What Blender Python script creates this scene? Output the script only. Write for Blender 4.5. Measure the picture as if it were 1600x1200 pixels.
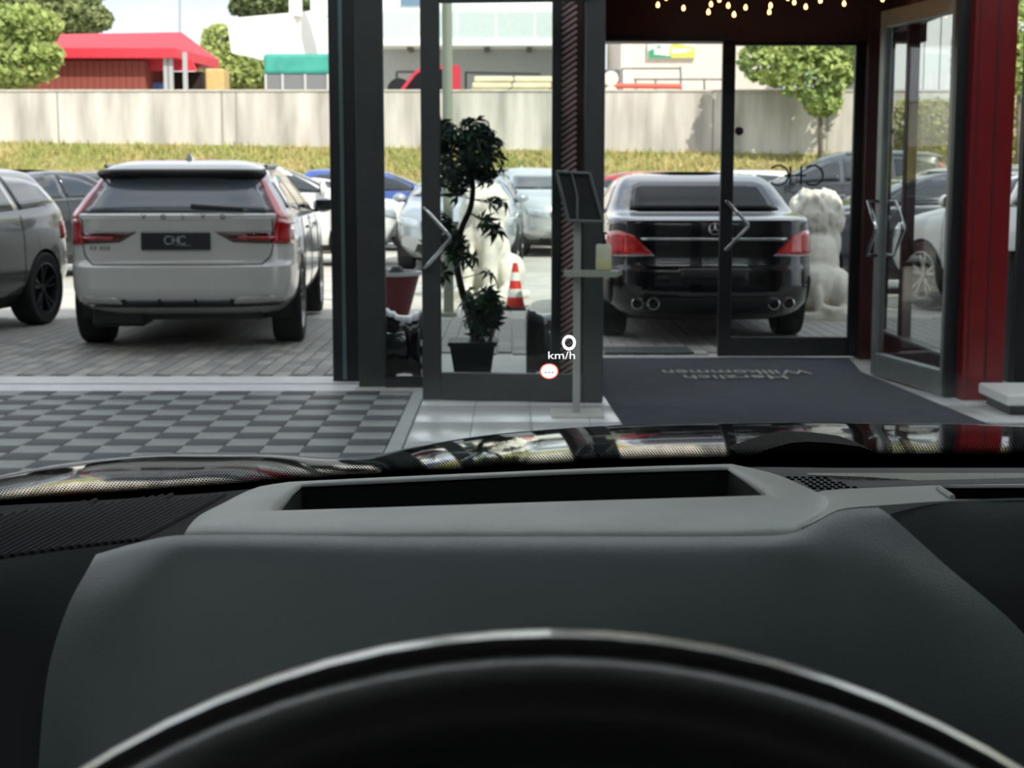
import bpy, bmesh, math, random
import numpy as np
from mathutils import Vector, Matrix, Euler

for o in list(bpy.data.objects):
    bpy.data.objects.remove(o, do_unlink=True)
SC = bpy.context.scene
COL = SC.collection
RND = random.Random(7)

# ------------------------------------------------------------ camera
FPX, PITCH, HC = 2400.0, math.radians(7.5), 1.35
cam_d = bpy.data.cameras.new('camera')
cam = bpy.data.objects.new('camera', cam_d); COL.objects.link(cam)
cam.location = (0, 0, HC)
cam.rotation_euler = (math.radians(90) - PITCH, 0, 0)
cam_d.sensor_width = 36; cam_d.lens = 36 * FPX / 1600
cam_d.clip_start = 0.02; cam_d.clip_end = 600
cam_d.dof.use_dof = True
cam_d.dof.focus_distance = 1.35
cam_d.dof.aperture_fstop = 21.0
SC.camera = cam

# ------------------------------------------------------------ sky, sun, exposure
SC.view_settings.view_transform = 'Standard'
SC.view_settings.look = 'None'
SC.view_settings.gamma = 1.0
SC.view_settings.use_curve_mapping = False
SC.view_settings.exposure = 0.58

world = bpy.data.worlds.new('sky'); SC.world = world
world.use_nodes = True
wn, wl = world.node_tree.nodes, world.node_tree.links
wn.clear()
w_out = wn.new('ShaderNodeOutputWorld'); w_bg = wn.new('ShaderNodeBackground')
w_tc = wn.new('ShaderNodeTexCoord'); w_map = wn.new('ShaderNodeMapping')
w_map.inputs['Scale'].default_value = (2.0, 2.0, 5.0)
w_no = wn.new('ShaderNodeTexNoise'); w_no.inputs['Scale'].default_value = 1.7
w_no.inputs['Detail'].default_value = 8
w_cr = wn.new('ShaderNodeValToRGB')
w_cr.color_ramp.elements[0].position = 0.40; w_cr.color_ramp.elements[0].color = (0.52, 0.62, 0.78, 1)
w_cr.color_ramp.elements[1].position = 0.56; w_cr.color_ramp.elements[1].color = (0.95, 0.97, 1.0, 1)
wl.new(w_tc.outputs['Generated'], w_map.inputs['Vector'])
wl.new(w_map.outputs['Vector'], w_no.inputs['Vector'])
wl.new(w_no.outputs['Fac'], w_cr.inputs['Fac'])
wl.new(w_cr.outputs['Color'], w_bg.inputs['Color'])
w_bg.inputs['Strength'].default_value = 1.0
wl.new(w_bg.outputs['Background'], w_out.inputs['Surface'])

sun_d = bpy.data.lights.new('sun', 'SUN'); sun_d.energy = 3.2; sun_d.angle = math.radians(0.8)
sun_d.color = (1.0, 0.95, 0.86)
sun = bpy.data.objects.new('sun', sun_d); COL.objects.link(sun)
sun.rotation_euler = Vector((-0.55, 0.85, -0.95)).to_track_quat('-Z', 'Y').to_euler()

# ------------------------------------------------------------ pixel -> place
FW = Vector((0, math.cos(PITCH), -math.sin(PITCH)))
UP = Vector((0, math.sin(PITCH), math.cos(PITCH)))
def P(px, py, Y):
    d = FW * FPX + Vector((1, 0, 0)) * (px - 800) + UP * (600 - py)
    return Vector((0, 0, HC)) + d * (Y / d.y)
def PX(px, Y, py=300): return P(px, py, Y).x
def PZ(py, Y, px=800): return P(px, py, Y).z
def G(px, py):
    d = FW * FPX + Vector((1, 0, 0)) * (px - 800) + UP * (600 - py)
    return Vector((0, 0, HC)) + d * (-HC / d.z)

# ------------------------------------------------------------ materials
def srgb(r, g, b):
    def c(v):
        v /= 255.0
        return v / 12.92 if v <= 0.04045 else ((v + 0.055) / 1.055) ** 2.4
    return (c(r), c(g), c(b), 1)
MATS = {}
def mat(name, rgb, rough=0.5, metal=0.0, coat=0.0, var=0.0, vscale=8.0, bump=0.0, bscale=60.0,
        emit=0.0, spec=0.5, rgb2=None, stretch=None):
    if name in MATS: return MATS[name]
    m = bpy.data.materials.new(name); m.use_nodes = True
    nt = m.node_tree; b = nt.nodes['Principled BSDF']
    col = srgb(*rgb)
    b.inputs['Base Color'].default_value = col
    b.inputs['Roughness'].default_value = rough
    b.inputs['Metallic'].default_value = metal
    b.inputs['Coat Weight'].default_value = coat
    b.inputs['Coat Roughness'].default_value = 0.04
    b.inputs['Specular IOR Level'].default_value = spec
    if emit:
        b.inputs['Emission Color'].default_value = col
        b.inputs['Emission Strength'].default_value = emit
    if var or bump or rgb2:
        tc = nt.nodes.new('ShaderNodeTexCoord'); mp = nt.nodes.new('ShaderNodeMapping')
        if stretch: mp.inputs['Scale'].default_value = stretch
        nt.links.new(tc.outputs['Object'], mp.inputs['Vector'])
    if var or rgb2:
        n = nt.nodes.new('ShaderNodeTexNoise'); n.inputs['Scale'].default_value = vscale
        n.inputs['Detail'].default_value = 5
        nt.links.new(mp.outputs['Vector'], n.inputs['Vector'])
        r = nt.nodes.new('ShaderNodeValToRGB')
        if rgb2: c0, c1 = srgb(*rgb2), col
        else:
            c0 = tuple(max(0, x * (1 - var)) for x in col[:3]) + (1,)
            c1 = tuple(min(1, x * (1 + var)) for x in col[:3]) + (1,)
        r.color_ramp.elements[0].position = 0.36; r.color_ramp.elements[0].color = c0
        r.color_ramp.elements[1].position = 0.64; r.color_ramp.elements[1].color = c1
        nt.links.new(n.outputs['Fac'], r.inputs['Fac'])
        nt.links.new(r.outputs['Color'], b.inputs['Base Color'])
    if bump:
        n2 = nt.nodes.new('ShaderNodeTexNoise'); n2.inputs['Scale'].default_value = bscale
        n2.inputs['Detail'].default_value = 3
        nt.links.new(mp.outputs['Vector'], n2.inputs['Vector'])
        bp = nt.nodes.new('ShaderNodeBump'); bp.inputs['Strength'].default_value = bump
        bp.inputs['Distance'].default_value = 0.01
        nt.links.new(n2.outputs['Fac'], bp.inputs['Height'])
        nt.links.new(bp.outputs['Normal'], b.inputs['Normal'])
    MATS[name] = m
    return m
def glass_mat(name, tint=(0.93, 0.96, 0.95), refl=1.0, ior=1.45):
    if name in MATS: return MATS[name]
    m = bpy.data.materials.new(name); m.use_nodes = True
    nt = m.node_tree; nt.nodes.clear()
    out = nt.nodes.new('ShaderNodeOutputMaterial'); mx = nt.nodes.new('ShaderNodeMixShader')
    tr = nt.nodes.new('ShaderNodeBsdfTransparent'); gl = nt.nodes.new('ShaderNodeBsdfGlossy')
    fr = nt.nodes.new('ShaderNodeFresnel'); fr.inputs['IOR'].default_value = ior
    mu = nt.nodes.new('ShaderNodeMath'); mu.operation = 'MULTIPLY'; mu.inputs[1].default_value = refl
    tr.inputs['Color'].default_value = (*tint, 1); gl.inputs['Roughness'].default_value = 0.0
    nt.links.new(fr.outputs[0], mu.inputs[0]); nt.links.new(mu.outputs[0], mx.inputs['Fac'])
    nt.links.new(tr.outputs[0], mx.inputs[1]); nt.links.new(gl.outputs[0], mx.inputs[2])
    nt.links.new(mx.outputs[0], out.inputs['Surface'])
    MATS[name] = m
    return m

# ------------------------------------------------------------ mesh helpers
class MB:
    def __init__(self): self.v = []; self.f = []
    def add(self, vs, fs):
        k = len(self.v); self.v += [tuple(x) for x in vs]
        self.f += [tuple(i + k for i in f) for f in fs]; return self
    def box(self, c, s, rz=0.0, rx=0.0, ry=0.0, bev=0.0):
        m = Matrix.Translation(c) @ Euler((rx, ry, rz)).to_matrix().to_4x4()
        hx, hy, hz = s[0] / 2, s[1] / 2, s[2] / 2
        if bev > 0:
            bev = min(bev, hx * .9, hy * .9, hz * .9)
            bm = bmesh.new(); bmesh.ops.create_cube(bm, size=1)
            for v in bm.verts: v.co = Vector((v.co.x * s[0], v.co.y * s[1], v.co.z * s[2]))
            bmesh.ops.bevel(bm, geom=bm.edges[:], offset=bev, segments=2, affect='EDGES', profile=.5)
            bm.verts.index_update()
            self.add([m @ v.co for v in bm.verts], [[v.index for v in f.verts] for f in bm.faces]); bm.free()
            return self
        vs = [m @ Vector((x * hx, y * hy, z * hz)) for z in (-1, 1) for y in (-1, 1) for x in (-1, 1)]
        return self.add(vs, [(0, 2, 3, 1), (4, 5, 7, 6), (0, 1, 5, 4), (2, 6, 7, 3), (0, 4, 6, 2), (1, 3, 7, 5)])
    def bar(self, x0, x1, y0, y1, z0, z1, bev=0.0):
        return self.box(((x0 + x1) / 2, (y0 + y1) / 2, (z0 + z1) / 2), (abs(x1 - x0), abs(y1 - y0), abs(z1 - z0)), bev=bev)
    def tube(self, pts, r, n=8, cap=True, closed=False):
        pts = [Vector(p) for p in pts]; m = len(pts)
        rs = r if isinstance(r, (list, tuple)) else [r] * m
        vs = []
        up = None
        for i, p in enumerate(pts):
            if closed: t = (pts[(i + 1) % m] - pts[i - 1]).normalized()
            else: t = (pts[min(i + 1, m - 1)] - pts[max(i - 1, 0)]).normalized()
            if up is None:
                up = Vector((0, 0, 1)) if abs(t.z) < .9 else Vector((1, 0, 0))
            a = t.cross(up).normalized(); b2 = a.cross(t).normalized(); up = b2
            for k in range(n):
                an = 2 * math.pi * k / n
                vs.append(p + (a * math.cos(an) + b2 * math.sin(an)) * rs[i])
        fs = []
        for i in range(m if closed else m - 1):
            j = (i + 1) % m
            for k in range(n):
                k2 = (k + 1) % n
                fs.append((i * n + k, i * n + k2, j * n + k2, j * n + k))
        if cap and not closed:
            fs.append(tuple(range(n - 1, -1, -1))); fs.append(tuple((m - 1) * n + k for k in range(n)))
        return self.add(vs, fs)
    def lathe(self, prof, n=24, axis='Z', c=(0, 0, 0)):
        c = Vector(c); vs = []
        for (r, h) in prof:
            for k in range(n):
                a = 2 * math.pi * k / n
                x, y = r * math.cos(a), r * math.sin(a)
                if axis == 'Z': vs.append(c + Vector((x, y, h)))
                elif axis == 'X': vs.append(c + Vector((h, x, y)))
                else: vs.append(c + Vector((x, h, y)))
        fs = []
        for i in range(len(prof) - 1):
            for k in range(n):
                k2 = (k + 1) % n
                fs.append((i * n + k, i * n + k2, (i + 1) * n + k2, (i + 1) * n + k))
        if prof[0][0] > 1e-5: fs.append(tuple(range(n - 1, -1, -1)))
        if prof[-1][0] > 1e-5: fs.append(tuple((len(prof) - 1) * n + k for k in range(n)))
        return self.add(vs, fs)
    def prism(self, poly, d, o=(0, 0, 0), ax=(1, 0, 0), ay=(0, 0, 1)):
        o, ax, ay = Vector(o), Vector(ax), Vector(ay); d = Vector(d); n = len(poly)
        vs = [o + ax * p[0] + ay * p[1] for p in poly]; vs += [v + d for v in vs]
        fs = [tuple(range(n)), tuple(range(2 * n - 1, n - 1, -1))]
        fs += [(i, i + n, (i + 1) % n + n, (i + 1) % n) for i in range(n)]
        return self.add(vs, fs)
    def hexa(self, bot, top):
        return self.add(list(bot) + list(top), [(3, 2, 1, 0), (4, 5, 6, 7), (0, 1, 5, 4), (1, 2, 6, 5), (2, 3, 7, 6), (3, 0, 4, 7)])
    def grid(self, rows, closed=False):
        m, n = len(rows), len(rows[0]); vs = [p for r in rows for p in r]; fs = []
        for i in range(m - 1):
            for k in range(n if closed else n - 1):
                k2 = (k + 1) % n
                fs.append((i * n + k, i * n + k2, (i + 1) * n + k2, (i + 1) * n + k))
        return self.add(vs, fs)
    def build(self, name, material, parent=None, smooth=False, world=False, fix=True):
        me = bpy.data.meshes.new(name)
        ofs = Vector((0, 0, 0))
        if world and parent is not None:
            q = parent
            while q is not None: ofs += q.location; q = q.parent
        me.from_pydata([tuple(Vector(v) - ofs) for v in self.v], [], self.f)
        if fix:
            bm = bmesh.new(); bm.from_mesh(me); bmesh.ops.recalc_face_normals(bm, faces=bm.faces[:]); bm.to_mesh(me); bm.free()
        if smooth:
            me.polygons.foreach_set('use_smooth', [True] * len(me.polygons))
            if smooth != 'all':
                try: me.set_sharp_from_angle(angle=math.radians(38))
                except Exception: pass
        me.materials.append(material); me.update()
        o = bpy.data.objects.new(name, me); COL.objects.link(o)
        if parent is not None: o.parent = parent
        return o
def tag(o, label=None, cat=None, group=None, kind=None):
    if label: o['label'] = label
    if cat: o['category'] = cat
    if group: o['group'] = group
    if kind: o['kind'] = kind
    return o
def thing(name, label, cat, loc=(0, 0, 0), rz=0.0, group=None):
    o = bpy.data.objects.new(name, None); COL.objects.link(o)
    o.location = loc; o.rotation_euler = (0, 0, rz); o.empty_display_size = .2
    return tag(o, label, cat, group)
def inst(name, me, parent=None, loc=(0, 0, 0), rot=(0, 0, 0), scale=(1, 1, 1)):
    o = bpy.data.objects.new(name, me); COL.objects.link(o)
    o.location = loc; o.rotation_euler = rot; o.scale = scale
    if parent is not None: o.parent = parent
    return o
def struct(o): o['kind'] = 'structure'; return o
def text_mesh(name, body, size, ext, material, parent=None, align='CENTER', spacing=1.0):
    c = bpy.data.curves.new(name, 'FONT'); c.body = body; c.size = size; c.extrude = ext
    c.align_x = align; c.align_y = 'CENTER'; c.space_character = spacing; c.resolution_u = 3
    t = bpy.data.objects.new(name, c); COL.objects.link(t)
    dg = bpy.context.evaluated_depsgraph_get(); dg.update()
    me = bpy.data.meshes.new_from_object(t.evaluated_get(dg))
    bpy.data.objects.remove(t, do_unlink=True); bpy.data.curves.remove(c)
    me.materials.clear(); me.materials.append(material); me.name = name
    o = bpy.data.objects.new(name, me); COL.objects.link(o)
    if parent is not None: o.parent = parent
    return o
def resample(pts, n):
    """Catmull-Rom resample of a polyline of vectors (any dim)"""
    A = np.array([list(p) for p in pts], float)
    if len(A) == 2:
        t = np.linspace(0, 1, n)[:, None]; return A[0] * (1 - t) + A[1] * t
    seg = np.r_[0, np.cumsum(np.linalg.norm(np.diff(A, axis=0), axis=1))]
    T = np.linspace(0, seg[-1], n); out = []
    m = np.zeros_like(A)
    for i in range(len(A)):
        a, b = max(i - 1, 0), min(i + 1, len(A) - 1)
        m[i] = (A[b] - A[a]) / (seg[b] - seg[a])
    for t in T:
        i = min(max(np.searchsorted(seg, t) - 1, 0), len(A) - 2)
        h = seg[i + 1] - seg[i]; s = (t - seg[i]) / h
        out.append(A[i] * (2 * s**3 - 3 * s**2 + 1) + m[i] * h * (s**3 - 2 * s**2 + s) + A[i + 1] * (-2 * s**3 + 3 * s**2) + m[i + 1] * h * (s**3 - s**2))
    return np.array(out)
def lin_resample(pts, n):
    A = np.array([list(p) for p in pts], float)
    seg = np.r_[0, np.cumsum(np.linalg.norm(np.diff(A, axis=0), axis=1))]
    T = np.linspace(0, seg[-1], n)
    return np.stack([np.interp(T, seg, A[:, k]) for k in range(A.shape[1])], 1)
def sheet(rows_px, nu, nv):
    """rows of (px,py,Y) -> smooth grid of world points"""
    R = [resample([P(*p) for p in r], nu) for r in rows_px]
    cols = [resample([R[i][k] for i in range(len(R))], nv) for k in range(nu)]
    return [[Vector(cols[k][j]) for k in range(nu)] for j in range(nv)]

# material palette
M_FRAME = mat('frame_anthracite', (47, 50, 51), .5, .1, var=.08)
M_FRAMEB = mat('frame_black', (20, 23, 27), .4, .1)
M_ALU = mat('brushed_aluminium', (150, 156, 154), .4, .7, var=.06)
M_RED = mat('red_lacquered_metal', (116, 9, 20), .3, .1, coat=.3, var=.08)
M_DRED = mat('dark_red_panel', (64, 16, 22), .45, 0, var=.1)
M_CHROME = mat('polished_steel', (205, 208, 208), .14, 1.0)
M_GLASS = glass_mat('door_glass', (.95, .97, .965), .17)
M_BLACK = mat('black_plastic', (14, 15, 17), .45)
M_TYRE = mat('tyre_rubber', (20, 21, 23), .8, var=.15, vscale=30)
M_GREYGLASS = mat('reflection_grey_glass', (84, 92, 98), .12, 0, coat=.6, spec=.4)  # grey of the reflected surroundings put into the rear window's base colour
M_DKGLASS = mat('privacy_glass', (10, 12, 15), .08, 0, spec=.06)
M_CGLASS = mat('tinted_car_glass', (28, 34, 38), .04, 0, coat=1.0, spec=.7)
M_REDLAMP = mat('red_tail_lamp', (170, 14, 18), .12, 0, coat=1.0, var=.25, vscale=25)
M_DREDLAMP = mat('dark_red_tail_lamp', (60, 8, 12), .12, 0, coat=1.0)
M_LAMP = mat('clear_headlamp', (190, 200, 205), .1, .4, coat=1.0)
M_RIM = mat('alloy_rim', (150, 152, 152), .3, .8)
M_RIMD = mat('dark_alloy_rim', (74, 76, 80), .3, .8)
M_WHITE = mat('white_enamel', (225, 225, 222), .4)
# ============================================================ SETTING
YF = 9.9                                     # showroom facade line
# --- showroom floor slab, tiles
M_SUB = mat('floor_screed', (120, 122, 120), .6, var=.08)
floor = struct(MB().bar(-9, 8, -7, 9.86, -.12, -.004).build('floor', M_SUB))
M_TL = mat('checker_tile_light', (124, 130, 126), .5, var=.16, vscale=5, bump=.15, bscale=160)  # one ribbed tile turned both ways; light on its ribs painted as two tones
M_TD = mat('checker_tile_dark', (42, 47, 52), .6, var=.18, vscale=5, bump=.15, bscale=160)
M_JOINT = mat('tile_joint', (60, 62, 62), .8)
TS = .2085
xr = G(645, 612).x; xr2 = G(601, 706).x
XR = (xr + xr2) / 2
def tile_mesh(name, m, sx, sy, h=.012, bev=.004):
    o = MB().box((0, 0, h / 2), (sx, sy, h), bev=bev).build(name, m, smooth=True)
    me = o.data; bpy.data.objects.remove(o); return me
tl, td = tile_mesh('lit_tile', M_TL, TS - .002, TS - .002), tile_mesh('shaded_tile', M_TD, TS - .002, TS - .002)
for i in range(14):
    for j in range(17):
        me = td if (i + j) % 2 == (1 if j == 0 else 1) else tl
        inst('floor_tile', me, floor, (XR - TS * (i + .5), 9.86 - TS * (j + .5), -.004))
# the tiles further left and behind, under the parked car, too small or out of view
far = MB()
for i in range(14, 40):
    for j in range(17):
        far.box((XR - TS * (i + .5), 9.86 - TS * (j + .5), .002), (TS - .002, TS - .002, .012))
fo = far.build('floor_tile_field', M_TL, floor); fo['kind'] = 'stuff'
# grey edging between checker tiles and white tiles
M_EDGE = mat('grey_edging', (148, 154, 150), .5, var=.1, vscale=20)
MB().bar(XR + .005, XR + .085, 6.2, 9.86, -.004, .012, bev=.005).build('tile_edging', M_EDGE, floor)
# white tiles
M_WT = mat('white_floor_tile', (205, 209, 208), .22, var=.05, vscale=3)
MB().bar(XR + .09, 8, 6.0, 9.86, -.004, 0.001).build('tile_grout', mat('grout', (128, 130, 128), .8), floor)
wt = tile_mesh('white_tile', M_WT, .326, .646, .010, .002)
x0 = XR + .09
for i in range(5):
    for j in range(6):
        if x0 + .33 * (i + .5) < 1.0:
            inst('white_floor_tile', wt, floor, (x0 + .33 * (i + .5), 9.84 - .65 * (j + .5), .0))
for i in range(8, 24):
    for j in range(6):
        if j <= 1 or i > 10:
            inst('white_floor_tile', wt, floor, (x0 + .33 * (i + .5), 9.84 - .65 * (j + .5), .0))

# --- sill strip in front of the big left opening
M_SILL = mat('pale_concrete_sill', (206, 206, 206), .5, var=.07, vscale=6)
sill = struct(MB().bar(-9, PX(560, 10.3), 9.86, 10.62, -.12, .006, bev=.004).build('trim_1', M_SILL))
MB().bar(-9, PX(560, 10.3), 10.2, 10.22, .004, .008).build('sill_joint', M_JOINT, sill)
# entrance slab under the vestibule
struct(MB().bar(PX(560, 10.3), 8, 9.86, 11.95, -.12, .004).build('trim_2', mat('entrance_slab', (176, 174, 168), .5, var=.08)))

# --- outside ground
M_YARD = mat('yard_paving_far', (188, 184, 174), .8, var=.10, vscale=1.5)
yard = struct(MB().bar(-60, 60, 10.6, 34, -.16, -.012).build('floor_yard', M_YARD))
M_PAVE = mat('grey_paver', (150, 148, 142), .75, var=.14, vscale=2.5)
def pm(k):
    c = [(150, 149, 143), (164, 162, 154), (138, 137, 133)][k]
    return mat('grey_paver_%s' % 'abc'[k], c, .75, var=.1, vscale=9)
PW, PL = .12, .24
pmesh = [tile_mesh('paver_block', pm(k), PW - .008, PL - .008, .016, .005) for k in range(3)]
cand = []
ix0, ix1 = int(-5.2 / PW), int(5.2 / PW)
for i in range(ix0, ix1):
    for j in range(0, 40):
        x, y = PW * (i + .5), 10.64 + PL * (j + .5) + (PL / 2 if i % 2 else 0)
        px = 800 + 2400 * x / y
        vis = (0 < px < 520) or (605 < px < 655) or (690 < px < 860) or (945 < px < 1120) or (1150 < px < 1335)
        if y > 15.2 or (x > PX(560, 10.3) and y < 12.1): continue
        cand.append((0 if vis and -20 < px < 1500 else 1, y, x))
cand.sort()
rest = MB()
for n, (v, y, x) in enumerate(cand):
    if n < 300: inst('paving_block', pmesh[RND.randrange(3)], yard, (x, y, -.012))
    else: rest.box((x, y, -.005), (PW - .008, PL - .008, .016))
ro = rest.build('paving_block_field', pm(0), yard); ro['kind'] = 'stuff'

# --- showroom shell
M_CEIL = mat('white_ceiling', (214, 214, 210), .8)
M_WALL = mat('showroom_wall', (178, 178, 174), .8, var=.04)
struct(MB().bar(-9.2, 8.2, -7.2, 9.7, 4.3, 4.5).build('ceiling', M_CEIL))
struct(MB().bar(-9.2, -9, -7.2, 9.9, -.1, 4.3).build('wall_left', M_WALL))
struct(MB().bar(8, 8.2, -7.2, 9.9, -.1, 4.3).build('wall_right', M_WALL))
struct(MB().bar(-9, 8, -7.2, -7, -.1, 4.3).build('wall_back', M_WALL))
struct(MB().bar(-9, 8, 9.68, 9.75, 3.9, 4.3).build('wall_front_reflector', M_WALL))  # pale unseen lining, added to brighten reflections on steering wheel and bonnet
struct(MB().bar(-9.2, 8.2, 9.75, 10.1, 3.9, 7.2).build('wall_front', mat('facade_red_cladding', (110, 16, 24), .5, var=.1)))  # upper part unseen; height set so its shadow falls across the near yard

# ceiling light strips
M_STRIP = mat('light_strip_diffuser', (244, 250, 255), .5, emit=12.5)
for k, yy in enumerate((7.6, 5.2, 2.8, -1.5)):
    t = thing('ceiling_light', ['long white ceiling light strip nearest the entrance', 'second long white ceiling light strip from the entrance',
              'third long white ceiling light strip from the entrance', 'rearmost long white ceiling light strip'][k], 'ceiling light', (0, yy, 4.3))
    MB().box((0, 0, -.03), (11, .16, .06)).build('housing', M_WHITE, t)
    MB().box((0, 0, -.067), (10.9, .12, .014)).build('diffuser', M_STRIP, t)

# ============================================================ ENTRANCE
GL_T = .012
# --- left corner posts
def post(name, x0, x1, y0, y1, z1, m, idx=None):
    o = MB().bar(x0, x1, y0, y1, 0, z1, bev=.006).build(name, m); return struct(o)
p1 = post('trim_3', PX(557, 10.08), PX(600, 10.08), 10.08, 10.16, 3.9, M_FRAME)
p2 = post('trim_4', PX(516, 10.35), PX(560, 10.35), 10.35, 10.5, 3.9, M_FRAMEB)
MB().bar(PX(532, 10.34), PX(538, 10.34), 10.335, 10.35, .02, 3.25).build('highlight_strip', mat('teal_grey_highlight', (96, 116, 118), .3, .5), p2)  # pale teal strip stands in for the highlight down the black post
# --- fixed glazing beside the vestibule (window_1)
w1 = struct(MB().bar(PX(862, 10.05), PX(876, 10.05), 10.0, 10.1, 0, 3.9).build('window_1', M_FRAMEB))
MB().bar(PX(600, 10.1), PX(862, 10.05), 10.04, 10.10, .004, .075).build('bottom_frame', M_FRAMEB, w1)
MB().bar(PX(600, 10.1), PX(862, 10.05), 10.04, 10.10, 2.75, 2.9).build('top_frame', M_FRAMEB, w1)
MB().bar(PX(600, 10.1), PX(862, 10.05), 10.065, 10.065 + GL_T, .075, 2.75).build('pane', M_GLASS, w1)
# --- ribbed red cladding strip
clad = struct(MB().bar(PX(876, 10.1), PX(918, 10.1), 10.1, 10.2, 0, 3.9).build('trim_5', M_DRED))
M_RIB = mat('ribbed_cladding', (214, 172, 172), .4, .0, coat=.3)
xa, xb = PX(876, 10.08), PX(901, 10.08)
def rib_mesh():
    o = MB().box((0, 0, 0), ((xb - xa) * 1.12, .018, .018), ry=-math.radians(34)).build('rib_proto', M_RIB)
    me = o.data; bpy.data.objects.remove(o); me.name = 'rib'; return me
rm = rib_mesh()
for k in range(66):
    inst('rib', rm, clad, ((xa + xb) / 2, 10.09, .08 + k * .04))
# vestibule jambs and red columns
post('trim_6', PX(914, 9.62), PX(943, 9.62), 9.62, 11.75, 3.9, M_FRAMEB)
post('trim_7', PX(1481, 9.62), PX(1517, 9.62), 9.52, 9.64, 3.9, M_FRAMEB)
rc = post('trim_8', PX(1514, 9.4), PX(1580, 9.4), 9.4, 9.75, 3.9, M_RED)
MB().bar(PX(1549, 9.4), PX(1552, 9.4), 9.396, 9.402, 0.01, 3.9).build('panel_joint', M_DRED, rc)
MB().bar(PX(1521, 9.4), PX(1523, 9.4), 9.396, 9.402, 0.01, 3.9).build('panel_joint', M_DRED, rc)
# vestibule ceiling, header
vc = struct(MB().bar(PX(914, 9.62), 3.1, 9.65, 11.75, 2.74, 2.9).build('ceiling_vestibule', M_DRED))
sl = MB().box((0, 0, 0), (2.4, .05, .02)).build('slat_proto', M_DRED); sm = sl.data; bpy.data.objects.remove(sl)
for k in range(20): inst('ceiling_slat', sm, vc, (1.75, 9.75 + k * .1, 2.73))
hd = struct(MB().bar(PX(914, 9.62), 3.1, 11.72, 11.95, PZ(66, 11.8), 3.9).build('trim_9', M_DRED))
struct(MB().bar(PX(914, 9.62), 3.1, 9.55, 9.75, 2.56, 3.9).build('trim_10', M_FRAMEB))
MB().bar(PX(945, 11.7), PX(1135, 11.7), 11.69, 11.73, PZ(62, 11.7), PZ(54, 11.7)).build('door_head', M_FRAMEB, hd)
# vestibule right side wall (glazed, red frame)
XW = 2.80
cw = struct(MB().bar(PX(1346, 11.75), PX(1388, 11.75), 11.66, 11.92, 0, 3.9, bev=.004).build('trim_11', M_DRED))
sw = struct(MB().bar(XW, XW + .09, 9.75, 11.66, 0.002, .24).build('window_2', M_DRED))
MB().bar(XW, XW + .09, 9.75, 11.66, 2.45, 2.75).build('head_rail', M_DRED, sw)
MB().bar(XW - .012, XW + .0, 9.8, 11.6, .225, .245).build('sill_bar', M_ALU, sw)
for yy in (11.05,):
    MB().bar(XW, XW + .08, yy, yy + .07, .24, 2.45).build('post', M_DRED, sw)
MB().bar(XW + .03, XW + .03 + GL_T, 9.75, 11.66, .24, 2.45).build('pane', M_GLASS, sw)
# glass front right of the red column
w3 = struct(MB().bar(PX(1593, 9.7), PX(1625, 9.7), 9.66, 9.74, 0.0, 3.9).build('window_3', M_FRAMEB))
MB().bar(PX(1581, 9.7), 8, 9.68, 9.74, 0.0, .06).build('bottom_frame', M_FRAMEB, w3)
MB().bar(PX(1581, 9.7), 8, 9.69, 9.69 + GL_T, .06, 3.9).build('pane', M_GLASS, w3)

# --- door leaves
def door_leaf(name, w, h, stile, rail_b, rail_t, m, th=.055):
    """local: hinge-left at x=0, runs +x, z up, thickness in y"""
    d = struct(bpy.data.objects.new(name, None)); COL.objects.link(d)
    MB().bar(0, stile, -th / 2, th / 2, .015, h, bev=.006).build('stile', m, d)
    MB().bar(w - stile, w, -th / 2, th / 2, .015, h, bev=.006).build('stile', m, d)
    MB().bar(stile, w - stile, -th / 2, th / 2, .015, rail_b, bev=.006).build('bottom_rail', m, d)
    MB().bar(stile, w - stile, -th / 2, th / 2, h - rail_t, h, bev=.006).build('top_rail', m, d)
    MB().bar(stile, w - stile, -GL_T / 2, GL_T / 2, rail_b, h - rail_t).build('pane', M_GLASS, d)
    return d
def chevron(d, x, dx, zc, hz, y, off):
    h = MB(); pts = [(x, 0, zc + hz), (x, off, zc + hz)]
    a, b, c = Vector((x, off, zc + hz)), Vector((x + dx, off, zc + .0)), Vector((x, off, zc - hz))
    ch = [Vector((x, y, zc + hz)), a] + [a.lerp(b, .5)] + [a.lerp(b, .94), b.lerp(c, .06)] + [b.lerp(c, .5)] + [c, Vector((x, y, zc - hz))]
    h.tube(ch, .0125, 10)
    o = h.build('handle', M_CHROME, d, smooth='all'); tag(o, 'polished chevron-shaped pull handle'); return o
# inner left leaf, swung fully open against the glazing
A, B = Vector((PX(659, 9.42), 9.42, 0)), Vector((PX(944, 9.30), 9.30, 0))
D1 = door_leaf('door_1', (B - A).length, 2.515, .113, .185, .105, M_FRAME)
D1.location = A; D1.rotation_euler = (0, 0, math.atan2(B.y - A.y, B.x - A.x))
chevron(D1, .03, .165, PZ(371, 9.4), .185, -.03, -.085)
MB().box((.92, -.06, 2.49), (.31, .06, .06), bev=.006).build('door_closer', mat('closer_grey', (84, 88, 88), .4, .3), D1)
MB().box((.60, -.045, 2.52), (.5, .015, .012)).build('closer_arm', M_FRAMEB, D1)
# outer right leaf, closed
A, B = Vector((PX(1125, 11.8), 11.8, 0)), Vector((PX(1350, 11.8), 11.8, 0))
D2 = door_leaf('door_2', (B - A).length, PZ(64, 11.8), .098, .165, .035, M_FRAMEB)
D2.location = A
chevron(D2, .04, .175, PZ(352, 11.8), .185, -.03, -.085)
MB().lathe([(.0, -.075), (.028, -.07), (.034, -.055), (.026, -.035), (.012, -.03), (.012, 0)], 16, 'Y', (.13, 0, PZ(205, 11.8))).build('door_stop_knob', M_BLACK, D2, smooth=True)
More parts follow.
